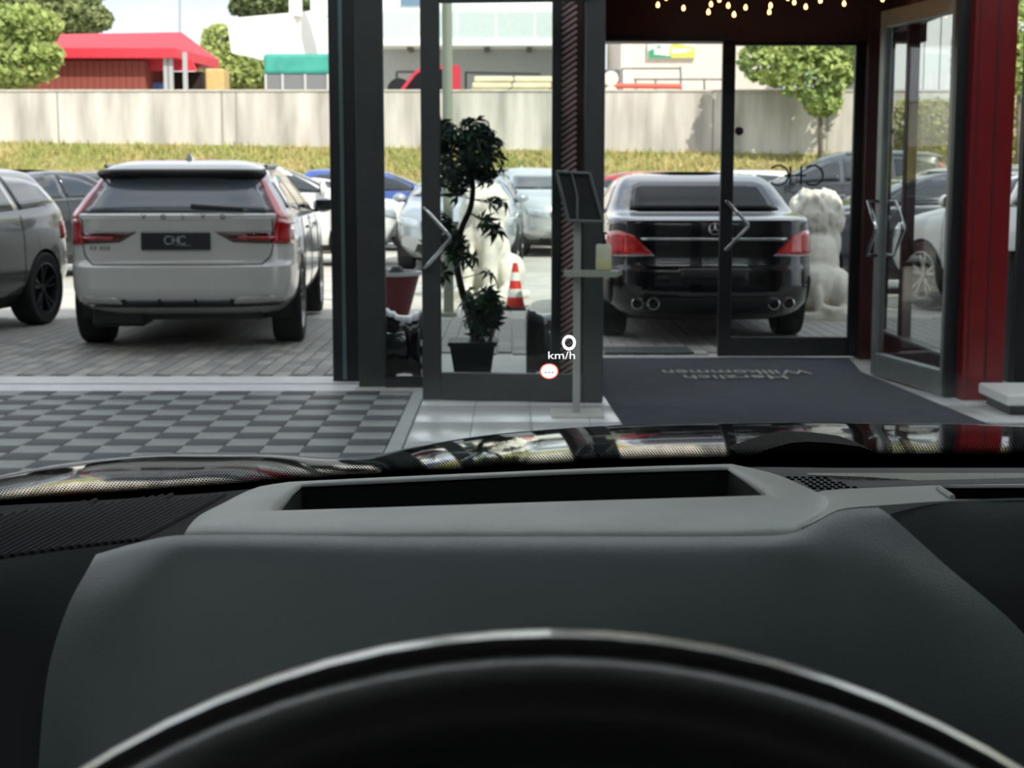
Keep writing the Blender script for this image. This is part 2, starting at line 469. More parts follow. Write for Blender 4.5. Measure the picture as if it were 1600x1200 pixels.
# inner right leaf, open outward at right angles
A, B = Vector((PX(1365, 10.70, 580), 10.70, 0)), Vector((PX(1482, 9.56, 620), 9.56, 0))
D3 = door_leaf('door_3', (B - A).length, 2.50, .085, .17, .12, M_ALU)
D3.location = A; D3.rotation_euler = (0, 0, math.atan2(B.y - A.y, B.x - A.x))
for s in (-1, 1): chevron(D3, .05, .155, PZ(357, 10.6), .185, s * .03, s * .1)

# mirrored lettering on the outer door glass (readable from outside)
M_LET = mat('dark_window_lettering', (38, 42, 44), .5)
def chc(parent, cx, y, cz, h, r, m, name='lettering', mirror=False, depth=.006):
    s = -1 if mirror else 1
    b = MB(); R = h / 2
    def arc(ox, a0, a1, tail):
        pts = []
        for k in range(25):
            a = math.radians(a0 + (a1 - a0) * k / 24)
            pts.append((cx + s * (ox + R * math.cos(a)), y, cz + R * math.sin(a)))
        if tail: pts.append((cx + s * (ox + R * 1.15), y, cz - R * .0))
        b.tube(pts, r, 6)
    arc(-R * 1.75, 45, 318, False); arc(R * 1.75, 42, 315, False)
    b.tube([(cx - s * R * .55, y, cz + R * .95), (cx - s * R * .55, y, cz - R * .95)], r, 6)
    b.tube([(cx + s * R * .55, y, cz + R * .95), (cx + s * R * .55, y, cz - R * .95)], r, 6)
    b.tube([(cx - s * R * 1.05, y, cz), (cx + s * R * 1.1, y, cz)], r, 6)
    return b.build(name, m, parent, world=True)
chc(D2, PX(1243, 11.79, 274), 11.785, PZ(274, 11.8), .150, .0085, M_LET, mirror=True)

# --- entrance mat with welcome lettering for people coming in
M_MAT = mat('navy_mat_pile', (46, 53, 64), .95, var=.14, vscale=7, bump=.4, bscale=300)
c0, c1 = G(944, 622), G(976, 672)
mat_t = thing('entrance_mat', 'large dark blue entrance mat with pale welcome lettering between the doors', 'mat', (1.7, 9.4, .012))
poly = [(PX(944, 11.7), 11.72), (PX(1335, 11.7), 11.72), (G(1345, 583).x, G(1345, 583).y), (G(1530, 660).x, G(1530, 660).y),
        (G(1530, 660).x + .35, 6.3), (G(1000, 706).x, 6.3), (c1.x, c1.y), (c0.x, c0.y), (PX(944, 9.6), 9.6)]
MB().prism(poly, (0, 0, .012), (0, 0, .0), (1, 0, 0), (0, 1, 0)).build('pile', M_MAT, mat_t, world=True)
M_MATL = mat('pale_mat_lettering', (176, 174, 164), .9)
for body, py, size, w in (('Willkommen', 586.5, .30, 1.03), ('Herzlich', 594.5, .27, .70)):
    g = G(1149, py)
    t = text_mesh('mat_lettering', body, size, .0012, M_MATL, mat_t)
    dx = max(v.co.x for v in t.data.vertices) - min(v.co.x for v in t.data.vertices)
    t.scale = (w / dx, 1, 1); t.rotation_euler = (0, 0, math.pi)
    t.location = Vector((g.x, g.y, .026)) - mat_t.location
# rubber mat outside the outer door
om = MB().prism([(PX(945, 12.3), 12.02), (PX(1088, 12.05), 12.02), (PX(1075, 12.5), 12.45), (PX(945, 12.3), 12.45)], (0, 0, .014), (0, 0, .004), (1, 0, 0), (0, 1, 0))
tag(om.build('door_mat', mat('green_black_rubber', (52, 62, 58), .7, var=.3, vscale=6)), 'dark rubber door mat outside on the paving', 'mat')
# ============================================================ CARS
def pchip(x, y):
    x, y = np.array(x, float), np.array(y, float); h = np.diff(x); d = np.diff(y) / h
    m = np.zeros_like(y); m[0], m[-1] = d[0], d[-1]
    for i in range(1, len(x) - 1):
        if d[i - 1] * d[i] > 0:
            w1, w2 = 2 * h[i] + h[i - 1], h[i] + 2 * h[i - 1]
            m[i] = (w1 + w2) / (w1 / d[i - 1] + w2 / d[i])
    def f(t):
        i = int(min(max(np.searchsorted(x, t) - 1, 0), len(x) - 2)); s = (t - x[i]) / h[i]; s = min(max(s, 0), 1)
        return (y[i] * (2*s**3 - 3*s**2 + 1) + m[i] * h[i] * (s**3 - 2*s**2 + s) + y[i+1] * (-2*s**3 + 3*s**2) + m[i+1] * h[i] * (s**3 - s**2))
    return f
class Body:
    def __init__(self, L, keys, n=5.0, m=9.0):
        self.L = L; z = [k[0] for k in keys]; self.z0, self.z1 = z[0], z[-1]
        self.w = pchip(z, [k[1] for k in keys]); self.r = pchip(z, [k[2] for k in keys]); self.f = pchip(z, [k[3] for k in keys])
        self.n, self.m, self.keys = n, m, keys
    def cl(self, z):
        r, f = -self.L / 2 + self.r(z), self.L / 2 - self.f(z)
        return (r + f) / 2, (f - r) / 2
    def x_at(self, y, z):
        c, l = self.cl(z); t = min(abs(y - c) / l, .9995)
        return self.w(z) * (1 - t ** self.m) ** (1 / self.n)
    def y_at(self, x, z, front):
        c, l = self.cl(z); t = min(abs(x) / self.w(z), .985)
        q = l * (1 - t ** self.n) ** (1 / self.m)
        return c + q if front else c - q
    def mesh(self, nz=46, na=96):
        zs = sorted(set([k[0] for k in self.keys] + list(np.linspace(self.z0, self.z1, nz))))
        rows = []
        for z in zs:
            c, l = self.cl(z); w = self.w(z); row = []
            for k in range(na):
                a = 2 * math.pi * (k + .5) / na; ca, sa = math.cos(a), math.sin(a)
                row.append(Vector((w * math.copysign(abs(ca) ** (2 / self.n), ca), c + l * math.copysign(abs(sa) ** (2 / self.m), sa), z)))
            rows.append(row)
        b = MB(); b.grid(rows, closed=True)
        na_ = na; b.f.append(tuple(range(na_))); b.f.append(tuple((len(rows) - 1) * na_ + k for k in range(na_)))
        return b
    def pt(self, side, u, z, off):
        if side in 'RL':
            s = 1 if side == 'R' else -1
            return Vector((s * (self.x_at(u, z) + off), u, z + off * .25))
        fr = side == 'F'
        x = min(max(u, -self.w(z) * .984), self.w(z) * .984)
        y = self.y_at(x, z, fr)
        e = .004; yx = (self.y_at(min(abs(x) + e, self.w(z) * .984), z, fr) - self.y_at(max(abs(x) - e, 0), z, fr)) / (2 * e)
        nx = -yx if fr else yx; nrm = Vector((math.copysign(1, x) * nx, 1 if fr else -1, .2)).normalized()
        return Vector((x, y, z)) + nrm * off
    def patch(self, side, bot, top, nu=12, nv=5, off=.008):
        """skinned panel proud of the surface; bot/top polylines of (u,z)"""
        B, T = lin_resample(bot, nu), lin_resample(top, nu); rows = []; inner = []
        for j in range(nv):
            s = j / (nv - 1); q = B * (1 - s) + T * s
            rows.append([self.pt(side, u, z, off) for u, z in q])
            inner.append([self.pt(side, u, z, -.01) for u, z in q])
        b = MB(); b.grid(rows); k = len(b.v)
        ring = [(0, i) for i in range(nu)] + [(j, nu - 1) for j in range(1, nv)] + [(nv - 1, i) for i in range(nu - 2, -1, -1)] + [(j, 0) for j in range(nv - 2, 0, -1)]
        n = len(ring); b.v += [tuple(inner[j][i]) for j, i in ring]
        for q in range(n):
            q2 = (q + 1) % n
            b.f.append((ring[q][0] * nu + ring[q][1], ring[q2][0] * nu + ring[q2][1], k + q2, k + q))
        return b
    def line(self, side, pts, r=.004, n=24, off=.001):
        A = lin_resample(pts, n); return MB().tube([self.pt(side, u, z, off) for u, z in A], r, 5)
def paint(name, rgb, metal=.0, rough=.28):
    return mat(name, rgb, rough, metal, coat=1.0)

WAGON = [(.29, .80, .32, .36), (.36, .86, .13, .16), (.42, .90, .05, .06), (.52, .918, .005, .0), (.68, .92, .0, .0), (.705, .92, .03, .0),
         (.73, .92, .045, .0), (.85, .915, .05, .04), (.94, .905, .045, .14), (1.00, .895, .04, .45), (1.06, .89, .035, 1.0), (1.085, .88, .03, 1.2), (1.10, .872, .06, 1.32),
         (1.13, .86, .11, 1.45), (1.25, .785, .26, 1.80), (1.37, .70, .40, 2.10), (1.41, .68, .385, 2.18), (1.445, .655, .40, 2.28), (1.48, .60, .50, 2.42), (1.51, .52, .68, 2.58), (1.53, .38, .95, 2.8), (1.537, .15, 1.5, 3.1)]
SEDAN = [(.19, .76, .30, .32), (.27, .83, .10, .12), (.36, .885, .03, .03), (.50, .905, .0, .0), (.62, .905, .005, .0), (.66, .905, .03, .01), (.75, .905, .045, .03),
         (.85, .90, .05, .12), (.93, .885, .05, .45), (1.00, .87, .055, 1.05), (1.03, .86, .065, 1.3), (1.05, .85, .13, 1.45), (1.065, .84, .33, 1.52),
         (1.09, .82, .60, 1.63), (1.20, .765, .90, 1.93), (1.32, .70, 1.20, 2.22), (1.37, .655, 1.36, 2.36), (1.40, .60, 1.5, 2.48), (1.425, .48, 1.85, 2.72), (1.437, .2, 2.2, 3.0)]
HATCH = [(.20, .74, .30, .34), (.33, .84, .10, .13), (.42, .885, .03, .05), (.55, .905, .0, .0), (.70, .905, .01, .01), (.85, .90, .04, .08), (.95, .885, .06, .40),
         (1.03, .87, .08, .85), (1.06, .86, .09, 1.0), (1.10, .845, .12, 1.12), (1.25, .76, .25, 1.55), (1.38, .67, .38, 1.95), (1.43, .61, .43, 2.15), (1.465, .50, .58, 2.4), (1.485, .33, .9, 2.65), (1.493, .12, 1.3, 2.8)]

def wheel_parts(rr, rw, spokes, dark):
    """tyre and rim meshes, axle along +X (outer face at +X)"""
    h = rw / 2; ri = rr * .70
    ty = MB().lathe([(ri, -h * .9), (rr * .93, -h), (rr * .985, -h * .86), (rr, -h * .6), (rr, h * .6), (rr * .985, h * .86), (rr * .93, h), (ri, h * .9), (ri, -h * .9)], 40, 'X')
    rm = MB().lathe([(ri * 1.0, -h * .8), (ri * 1.01, h * .92), (ri * .96, h * .95), (ri * .93, h * .7), (ri * .92, -h * .6)], 40, 'X')
    rm.lathe([(0, h * .72), (rr * .1, h * .74), (rr * .12, h * .6), (rr * .12, h * .3)], 14, 'X')
    for k in range(spokes):
        a = 2 * math.pi * k / spokes + .3
        for da in (-.11, .11):
            u = Vector((0, math.cos(a + da * .4), math.sin(a + da * .4))); v = Vector((0, math.cos(a + da * 1.7), math.sin(a + da * 1.7)))
            p0 = u * rr * .06 + Vector((h * .6, 0, 0)); p1 = v * ri * .97 + Vector((h * .82, 0, 0))
            t = (p1 - p0).normalized().cross(Vector((1, 0, 0))).normalized() * rr * .035
            d = Vector((-h * .3, 0, 0))
            rm.hexa([p0 - t + d, p0 + t + d, p1 + t * 1.3 + d, p1 - t * 1.3 + d], [p0 - t, p0 + t, p1 + t * 1.3, p1 - t * 1.3])
    dk = MB().lathe([(0, -h * .2), (ri * .93, -h * .2), (ri * .93, -h * .45), (0, -h * .45)], 24, 'X')
    return ty, rm, dk
_wheel_cache = {}
def add_wheels(root, axles, xw, rr, rw, spokes=5, dark=False):
    key = (rr, rw, spokes, dark)
    if key not in _wheel_cache:
        a, b, c = wheel_parts(rr, rw, spokes, dark); r = []
        for q, nm, m in ((a, 'wheel', M_TYRE), (b, 'rim', M_RIMD if dark else M_RIM), (c, 'brake_disc', M_BLACK)):
            o = q.build(nm, m, smooth=True); r.append(o.data); bpy.data.objects.remove(o)
        _wheel_cache[key] = r
    r = _wheel_cache[key]
    for y in axles:
        for s in (1, -1):
            w = inst('wheel', r[0], root, (s * xw, y, rr), (0, 0, 0 if s > 0 else math.pi))
            inst('rim', r[1], w); inst('brake_disc', r[2], w)

def build_body(root, B, axles, arch_r, zc, paint_m):
    b = B.mesh(); o = b.build('body', paint_m, root, smooth='all')
    cut = MB()
    for y in axles:
        for s in (1, -1):
            c = MB().lathe([(0, s * .52), (arch_r, s * .52), (arch_r, s * 1.2), (0, s * 1.2)], 40, 'X', (0, y, zc))
            cut.v, cut.f = cut.v, cut.f
            k = len(cut.v); cut.v += c.v; cut.f += [tuple(i + k for i in f) for f in c.f]
    co = cut.build('arch_cutter', M_BLACK)
    md = o.modifiers.new('arch', 'BOOLEAN'); md.object = co; md.operation = 'DIFFERENCE'; md.solver = 'EXACT'
    dg = bpy.context.evaluated_depsgraph_get(); dg.update()
    me = bpy.data.meshes.new_from_object(o.evaluated_get(dg)); o.modifiers.clear()
    old = o.data; o.data = me; me.name = 'body'; bpy.data.meshes.remove(old); bpy.data.objects.remove(co, do_unlink=True)
    me.materials.clear(); me.materials.append(paint_m)
    me.polygons.foreach_set('use_smooth', [True] * len(me.polygons))
    try: me.set_sharp_from_angle(angle=math.radians(40))
    except Exception: pass
    for y in axles:                         # dark wheel well liners
        for s in (1, -1):
            rows = []
            for xx in (.50, .86):
                rows.append([Vector((s * xx, y + (arch_r - .006) * math.cos(a), zc + (arch_r - .006) * math.sin(a))) for a in np.linspace(-.35, math.pi + .35, 28)])
            MB().grid(rows).build('wheel_well', M_BLACK, root, fix=False)
    return o
def mirror_pair(root, B, y, z, paint_m, reach=.16):
    for s in (1, -1):
        x = s * (B.x_at(y, z) + reach)
        b = MB(); rows = []
        for t in np.linspace(0, 1, 9):
            q = math.sin(math.pi * (t * .9 + .06)) ** .6
            rows.append([Vector((x + s * (t - .5) * .2, y + .10 * q * math.cos(a) * (1 if math.cos(a) > 0 else .35), z + .075 * q * math.sin(a))) for a in np.linspace(0, 2 * math.pi, 17)[:-1]])
        b.grid(rows, closed=True); b.f.append(tuple(range(16))); b.f.append(tuple(8 * 16 + k for k in range(16)))
        mo = b.build('door_mirror', paint_m, root, smooth='all')
        MB().box((x - s * .12, y, z - .055), (.14, .06, .03), bev=.008).build('mirror_arm', M_BLACK, mo)
        MB().box((x, y - .04, z), (.15, .012, .10), bev=.005).build('mirror_glass', M_CGLASS, mo)

def common_parts(root, B, kind, paint_m):
    H = B.L / 2
    if kind == 'sedan':
        side = [([(-1.22, 1.075), (-.35, 1.05)], [(-.98, 1.22), (-.72, 1.315), (-.33, 1.365)]),
                ([(-.29, 1.05), (.62, 1.03)], [(-.27, 1.365), (.02, 1.345), (.30, 1.22)])]
        ws = ([(-.76, 1.10), (.76, 1.10)], [(-.56, 1.335), (.56, 1.335)])
        rw = ([(-.645, 1.105), (-.62, 1.095), (.62, 1.095), (.645, 1.105)], [(-.575, 1.32), (-.53, 1.345), (.53, 1.345), (.575, 1.32)])
        doors = [-.32, .72, -1.25]; hl = .72; my = .55; mz = 1.08
    elif kind == 'wagon':
        side = [([(-2.02, 1.14), (-1.12, 1.10)], [(-1.82, 1.34), (-1.5, 1.385), (-1.1, 1.40)]),
                ([(-1.05, 1.10), (-.15, 1.08)], [(-1.05, 1.40), (-.13, 1.41)]),
                ([(-.09, 1.08), (.86, 1.07)], [(-.07, 1.41), (.12, 1.38), (.50, 1.24)])]
        ws = ([(-.78, 1.145), (.78, 1.145)], [(-.60, 1.385), (.60, 1.385)])
        rw = ([(-.775, 1.10), (-.4, 1.108), (.4, 1.108), (.775, 1.10)], [(-.60, 1.375), (.60, 1.375)])
        doors = [-.12, .95, -1.1]; hl = .76; my = .78; mz = 1.12
    else:
        side = [([(-1.75, 1.14), (-.95, 1.09)], [(-1.58, 1.32), (-1.35, 1.375), (-.93, 1.40)]),
                ([(-.88, 1.09), (-.02, 1.06)], [(-.86, 1.40), (0.0, 1.41)]),
                ([(.04, 1.06), (.92, 1.05)], [(.06, 1.41), (.22, 1.37), (.56, 1.22)])]
        ws = ([(-.75, 1.12), (.75, 1.12)], [(-.57, 1.39), (.57, 1.39)])
        rw = ([(-.72, 1.09), (.72, 1.09)], [(-.56, 1.37), (.56, 1.37)])
        doors = [-.0, .98, -.93]; hl = .70; my = .85; mz = 1.10
    for s in 'RL':
        for bt, tp in side: B.patch(s, bt, tp, 14, 5).build('side_window', M_CGLASS, root, smooth='all')
        for dy in doors: B.line(s, [(dy, .40), (dy, 1.04)], .004).build('door_seam', M_BLACK, root)
        B.line(s, [(side[0][0][0][0] + .1, side[0][0][0][1] - .012), (side[-1][0][1][0], side[-1][0][1][1] - .012)], .007).build('window_trim', M_CHROME, root)
        for dy in doors[:2]:
            B.patch(s, [(dy - .30 - (.0 if dy > 0 else .1), .93), (dy - .12 - (.0 if dy > 0 else .1), .93)], [(dy - .30 - (.0 if dy > 0 else .1), .955), (dy - .12 - (.0 if dy > 0 else .1), .955)], 4, 3, .02).build('door_handle', paint_m, root, smooth=True)
        B.patch(s, [(-B.L * .24, B.z0 + .01), (B.L * .25, B.z0 + .01)], [(-B.L * .24, B.z0 + .1), (B.L * .25, B.z0 + .1)], 12, 3, .006).build('sill_trim', M_BLACK, root)
    B.patch('F', *ws, 16, 6).build('windscreen', M_CGLASS, root, smooth='all')
    B.patch('B', *rw, 16, 6).build('rear_window', {'sedan': M_DKGLASS, 'wagon': M_GREYGLASS}.get(kind, M_CGLASS), root, smooth='all')
    # front
    B.patch('F', [(-.46, .50), (.46, .50)], [(-.50, .76), (.50, .76)], 12, 4, .006).build('grille', M_BLACK, root, smooth='all')
    B.patch('F', [(-.62, .27), (.62, .27)], [(-.55, .42), (.55, .42)], 12, 4, .006).build('lower_grille', M_BLACK, root, smooth='all')
    for s in (-1, 1):
        B.patch('F', [(s * .54, .66), (s * hl, .68), (s * .86, .72)], [(s * .56, .78), (s * hl, .82), (s * .87, .83)], 12, 4, .008).build('headlamp', M_LAMP, root, smooth='all')
    mirror_pair(root, B, my, mz, paint_m)
    return side

def copy_tree(o, parent=None, skip=(), pm=None, pm_old=None):
    c = o.copy(); COL.objects.link(c); c.parent = parent
    if pm and c.type == 'MESH' and c.data.materials and c.data.materials[0] == pm_old:
        c.material_slots[0].link = 'OBJECT'; c.material_slots[0].material = pm
    for ch in o.children:
        if ch.name.split('.')[0] not in skip: copy_tree(ch, c, skip, pm, pm_old)
    return c

# ------------------------------------------------------------ white estate
P_WHITE = paint('pearl_white_paint', (192, 193, 188), .05)
est = thing('estate_car', 'pearl white estate car seen from behind with dark dealer plate', 'car')
BW = Body(4.94, WAGON, 4.2, 10.0)
build_body(est, BW, (-1.47, 1.47), .385, .36, P_WHITE)
common_parts(est, BW, 'wagon', P_WHITE)
add_wheels(est, (-1.47, 1.47), .80, .36, .25, 5)
def wagon_rear(root, B):
    # gloss black roof spoiler
    b = MB(); rows = []
    for (z, off) in ((1.374, .015), (1.384, .05), (1.41, .062), (1.437, .045), (1.445, .0)):
        rows.append([B.pt('B', x, z - (.012 if abs(x) > .33 else 0) * (1 if z < 1.38 else 0), off) for x in np.linspace(-.625, .625, 25)])
    b.grid(rows); b.build('roof_spoiler', M_BLACK, root, smooth='all')
    for s in (-1, 1):
        MB_ = B.patch('B', [(s * .79, 1.05), (s * .875, 1.02)], [(s * .615, 1.365), (s * .65, 1.365)], 5, 12, .012)
        MB_.build('tail_lamp_column', mat('pink_red_lamp', (206, 88, 88), .15, 0, coat=1), root, smooth='all')
        B.patch('B', [(s * .73, .86), (s * .875, .85)], [(s * .77, 1.06), (s * .87, 1.04)], 8, 6, .014).build('tail_lamp', M_REDLAMP, root, smooth='all')
        B.patch('B', [(s * .44, .875), (s * .74, .86)], [(s * .30, .955), (s * .74, .955)], 10, 4, .012).build('tail_lamp_wing', M_DREDLAMP, root, smooth='all')
        B.patch('B', [(s * .50, .895), (s * .74, .888)], [(s * .47, .915), (s * .74, .915)], 8, 3, .016).build('lamp_light_bar', M_REDLAMP, root, smooth='all')
        # rail
        B.line('R' if s > 0 else 'L', [(-1.75, 1.465), (-.2, 1.485)], .018, 12, .03).build('roof_rail', M_ALU, root, smooth=True)
        # exhaust style trims
        B.patch('B', [(s * .42, .385), (s * .80, .395)], [(s * .48, .445), (s * .72, .45)], 8, 3, .02).build('bumper_trim', mat('silver_trim', (186, 188, 186), .35, .3), root, smooth='all')
    B.patch('B', [(-.84, .355), (.84, .355)], [(-.78, .42), (.78, .42)], 20, 3, .01).build('rear_diffuser', M_RIMD, root, smooth='all')
    for x in (-.42, -.14, .14, .42):
        B.patch('B', [(x - .012, .365), (x + .012, .365)], [(x - .012, .425), (x + .012, .425)], 3, 3, .022).build('diffuser_fin', M_BLACK, root)
    # tailgate seams
    seam = [(-.74, 1.06), (-.745, .86), (-.725, .76), (-.66, .70), (.66, .70), (.725, .76), (.745, .86), (.74, 1.06)]
    B.line('B', seam, .006, 60, .0).build('tailgate_seam', M_BLACK, root)
    B.line('B', [(-.74, 1.06), (.74, 1.06)], .006, 40, .0).build('tailgate_lip', paint('pearl_white_paint', (0, 0, 0)), root)
    # wiper
    MB().tube([B.pt('B', .12, 1.15, .03), B.pt('B', .16, 1.145, .035), B.pt('B', .52, 1.125, .03)], [.022, .02, .016], 6).build('rear_wiper', M_BLACK, root)
    # plate
    p = MB().box((0, B.y_at(0, .885, False) - .018, .885), (.535, .02, .135), bev=.006).build('number_plate', mat('dealer_plate_black', (20, 24, 28), .4), root)
    chc(p, 0, B.y_at(0, .885, False) - .030, .893, .062, .005, mat('plate_print', (148, 152, 152), .5), 'plate_lettering')
    MB().box((0.06, B.y_at(0, .885, False) - .030, .852), (.12, .002, .008)).build('plate_small_print', mat('plate_print2', (100, 104, 104), .5), p)
    # wordmark
    for k, ch in enumerate('VOLVO'):
        x = -.24 + k * .152
        t = text_mesh('tailgate_letter', ch, .056, .005, M_RIMD, root); q = B.pt('B', x, 1.072, .014)
        t.location = q; t.rotation_euler = (math.radians(84), 0, 0)
    bg = MB()
    for x0, x1 in ((-.68, -.655), (-.645, -.625), (-.60, -.575), (-.568, -.545), (-.538, -.515)): bg.box((B.pt('B', x0, .83, .004) + B.pt('B', x1, .83, .004)) / 2, (x1 - x0, .012, .034), bev=.004)
    bg.build('model_badge', mat('badge_grey', (150, 154, 152), .4, .3), root)
    # fin antenna
    b = MB(); b.hexa([(-.03, -1.55, 1.515), (.03, -1.55, 1.515), (.03, -1.35, 1.525), (-.03, -1.35, 1.525)], [(-.005, -1.57, 1.585), (.005, -1.57, 1.585), (.005, -1.50, 1.58), (-.005, -1.50, 1.58)])
    b.build('roof_antenna', P_WHITE, root)
    # tow eye and underside
    MB().bar(-.62, .62, -2.1, -1.9, .24, .34).build('rear_axle_shield', M_BLACK, root)
    MB().bar(-.72, -.30, -2.15, -1.7, .19, .34, bev=.03).build('silencer', M_BLACK, root)
    MB().bar(-.6, .6, -1.2, 1.2, .17, .23).build('underbody', M_BLACK, root)
wagon_rear(est, BW)
est.location = (-2.80, 12.02 + 2.47, 0.004); est.rotation_euler = (0, 0, math.radians(4.0))

# ------------------------------------------------------------ black saloon
P_BLACK = mat('obsidian_black_paint', (9, 12, 16), .2, .0, coat=.95, spec=.4)
sal = thing('saloon_car', 'black saloon car with four exhaust tips parked behind the glass doors', 'car')
BS = Body(4.69, SEDAN, 4.6, 9.0)
build_body(sal, BS, (-1.38, 1.42), .36, .335, P_BLACK)
common_parts(sal, BS, 'sedan', P_BLACK)
add_wheels(sal, (-1.38, 1.42), .775, .335, .23, 5, True)
def sedan_rear(root, B):
    for s in (-1, 1):
        B.patch('B', [(s * .50, .745), (s * .88, .73)], [(s * .66, .905), (s * .78, .945), (s * .87, .925)], 12, 6, .012).build('tail_lamp', mat('bright_tail_lamp', (214, 30, 30), .1, 0, coat=1.0, var=.35, vscale=18), root, smooth='all')
        B.patch('B', [(s * .49, .735), (s * .88, .722)], [(s * .50, .748), (s * .88, .735)], 10, 3, .013).build('lamp_edge', M_RIM, root, smooth='all')
        for x in (.50, .63):
            y = B.y_at(s * x, .345, False)
            MB().lathe([(.050, y + .12), (.050, y - .03), (.043, y - .034), (.040, y - .02), (.038, y + .1)], 22, 'Y', (s * x, 0, .345)).build('exhaust_tip', M_CHROME, root, smooth=True)
            MB().lathe([(0, y + .0), (.0395, y + .0), (.0395, y + .02), (0, y + .02)], 16, 'Y', (s * x, 0, .345)).build('exhaust_bore', M_BLACK, root)
        B.patch('B', [(s * .82, .33), (s * .885, .34)], [(s * .83, .56), (s * .885, .56)], 4, 6, .012).build('bumper_vent', M_BLACK, root, smooth='all')
    B.patch('B', [(-.60, .865), (.60, .865)], [(-.60, .883), (.60, .883)], 24, 3, .016).build('trunk_trim', M_CHROME, root, smooth='all')
    B.line('B', [(-.62, .90), (-.60, .70), (-.54, .655), (.54, .655), (.60, .70), (.62, .90)], .005, 50, .0).build('trunk_seam', M_BLACK, root)
    B.patch('B', [(-.60, .25), (.60, .25)], [(-.45, .40), (.45, .40)], 20, 4, .012).build('rear_diffuser', mat('satin_black', (22, 24, 27), .5), root, smooth='all')
    B.patch('B', [(-.28, .505), (.28, .505)], [(-.28, .625), (.28, .625)], 12, 3, .006).build('plate_recess', M_BLACK, root, smooth='all')
    B.line('B', [(-.30, .63), (.30, .63)], .005, 20, .005).build('recess_trim', M_RIM, root)
    # star badge
    y = B.y_at(0, .965, False) - .012; b = MB()
    b.tube([(.048 * math.cos(a), y, .965 + .048 * math.sin(a)) for a in np.linspace(0, 2 * math.pi, 25)[:-1]], .006, 6, closed=True)
    for k in range(3):
        a = math.pi / 2 + k * 2 * math.pi / 3
        b.tube([(0, y, .965), (.046 * math.cos(a), y, .965 + .046 * math.sin(a))], [.009, .002], 6)
    b.build('round_badge', M_CHROME, root)
    MB().bar(-.62, .62, -1.95, -1.75, .20, .33).build('rear_axle_shield', M_BLACK, root)
    MB().bar(-.6, .6, -1.2, 1.2, .16, .22).build('underbody', M_BLACK, root)
sedan_rear(sal, BS)
sal.location = (1.645, 12.66 + 2.345, 0.004); sal.rotation_euler = (0, 0, math.radians(.6))

# ------------------------------------------------------------ hatch prototype (dark silver, far left)
P_DSIL = paint('dark_silver_paint', (112, 114, 114), .55, .25)
hat = thing('hatchback_car', 'dark silver car with black spoked wheels cut off by the left edge', 'car')
BH = Body(4.40, HATCH, 4.6, 8.0)
build_body(hat, BH, (-1.33, 1.33), .375, .345, P_DSIL)
common_parts(hat, BH, 'hatch', P_DSIL)
add_wheels(hat, (-1.33, 1.33), .785, .345, .24, 5, True)
for s in (-1, 1):
    BH.patch('B', [(s * .50, .82), (s * .87, .80)], [(s * .52, .95), (s * .85, .97)], 8, 4, .012).build('tail_lamp', M_REDLAMP, hat, smooth='all')
MB().box((0, -2.205, .62), (.52, .02, .12), bev=.004).build('number_plate', M_WHITE, hat)
MB().bar(-.6, .6, -1.2, 1.2, .17, .23).build('underbody', M_BLACK, hat)
def place_front_wheel(o, fx, fy, yaw, wl, sgn=1):
    """place car so that its right front wheel centre stands at fx,fy"""
    y = math.radians(yaw); c, s = math.cos(y), math.sin(y)
    lx, ly = wl
    o.location = (fx - (lx * c - ly * s), fy - (lx * s + ly * c), .004); o.rotation_euler = (0, 0, y)
place_front_wheel(hat, PX(56, 14.6, 455), 14.6, 170, (-.785, -1.33))

# ------------------------------------------------------------ the parked rows behind
WSKIP = ('tailgate_letter', 'model_badge', 'number_plate')
def car_copy(src, pm_old, name, label, rgb, x, y, yaw, scale=(1, 1, 1), metal=.2, skip=(), group='cars parked in the yard rows'):
    pm = paint('paint_%s_%d_%d_%d' % (name, *rgb), rgb, metal)
    c = copy_tree(src, None, skip, pm, pm_old); c.name = name
    c.location = (x, y, .0); c.rotation_euler = (0, 0, math.radians(yaw)); c.scale = scale
    tag(c, label, 'car', group); return c
def W(src, *a, **k): return car_copy(src, {est: P_WHITE, sal: P_BLACK, hat: P_DSIL}[src], *a, skip=WSKIP if src is est else ('round_badge',), **k)
W(sal, 'saloon_car', 'black saloon car facing the camera between silver car and estate', (20, 22, 26), -7.2, 22.0, 152, scale=(1, 1, 1.06))
W(hat, 'hatchback_car', 'dark grey car parked just left of the estate roof', (84, 86, 86), -8.2, 28.5, 97, scale=(1, 1.05, 1.04))
W(est, 'estate_car', 'grey off-road estate with roof rails behind the white estate roof', (120, 124, 128), PX(222, 32.6), 32.6, 85, scale=(1, 1.0, 1.16))
W(hat, 'hatchback_car', 'white hatchback parked sideways just right of the white estate', (226, 226, 224), -3.9, 25.6, -84, scale=(1, .9, 1.12), metal=0)
W(sal, 'saloon_car', 'white saloon partly hidden by the dark post, behind the red planter', (224, 224, 220), -3.69, 30.6, -62, scale=(1, 1, 1.0), metal=0)
W(hat, 'hatchback_car', 'small blue hatchback behind the white sports saloon', (64, 92, 168), -2.75, 33.7, -97, scale=(.95, .95, 1.1))
W(hat, 'hatchback_car', 'light silver car facing the camera behind the left lion statue', (170, 176, 182), -.78, 25.2, 178, scale=(1.02, 1, 1.0), metal=.5)
W(est, 'estate_car', 'silver estate facing right behind the traffic cone', (196, 200, 200), .56, 30.0, 195, scale=(1, .96, 1.06), metal=.4)
W(hat, 'hatchback_car', 'red hatchback whose roof shows above the black saloon', (176, 30, 36), 2.2, 33.7, 90, scale=(1, 1, 1.06))
W(hat, 'hatchback_car', 'white hatchback whose roof shows above the black saloon', (226, 226, 224), PX(1100, 31.7), 31.7, 92, scale=(1, 1, 1.07), metal=0)
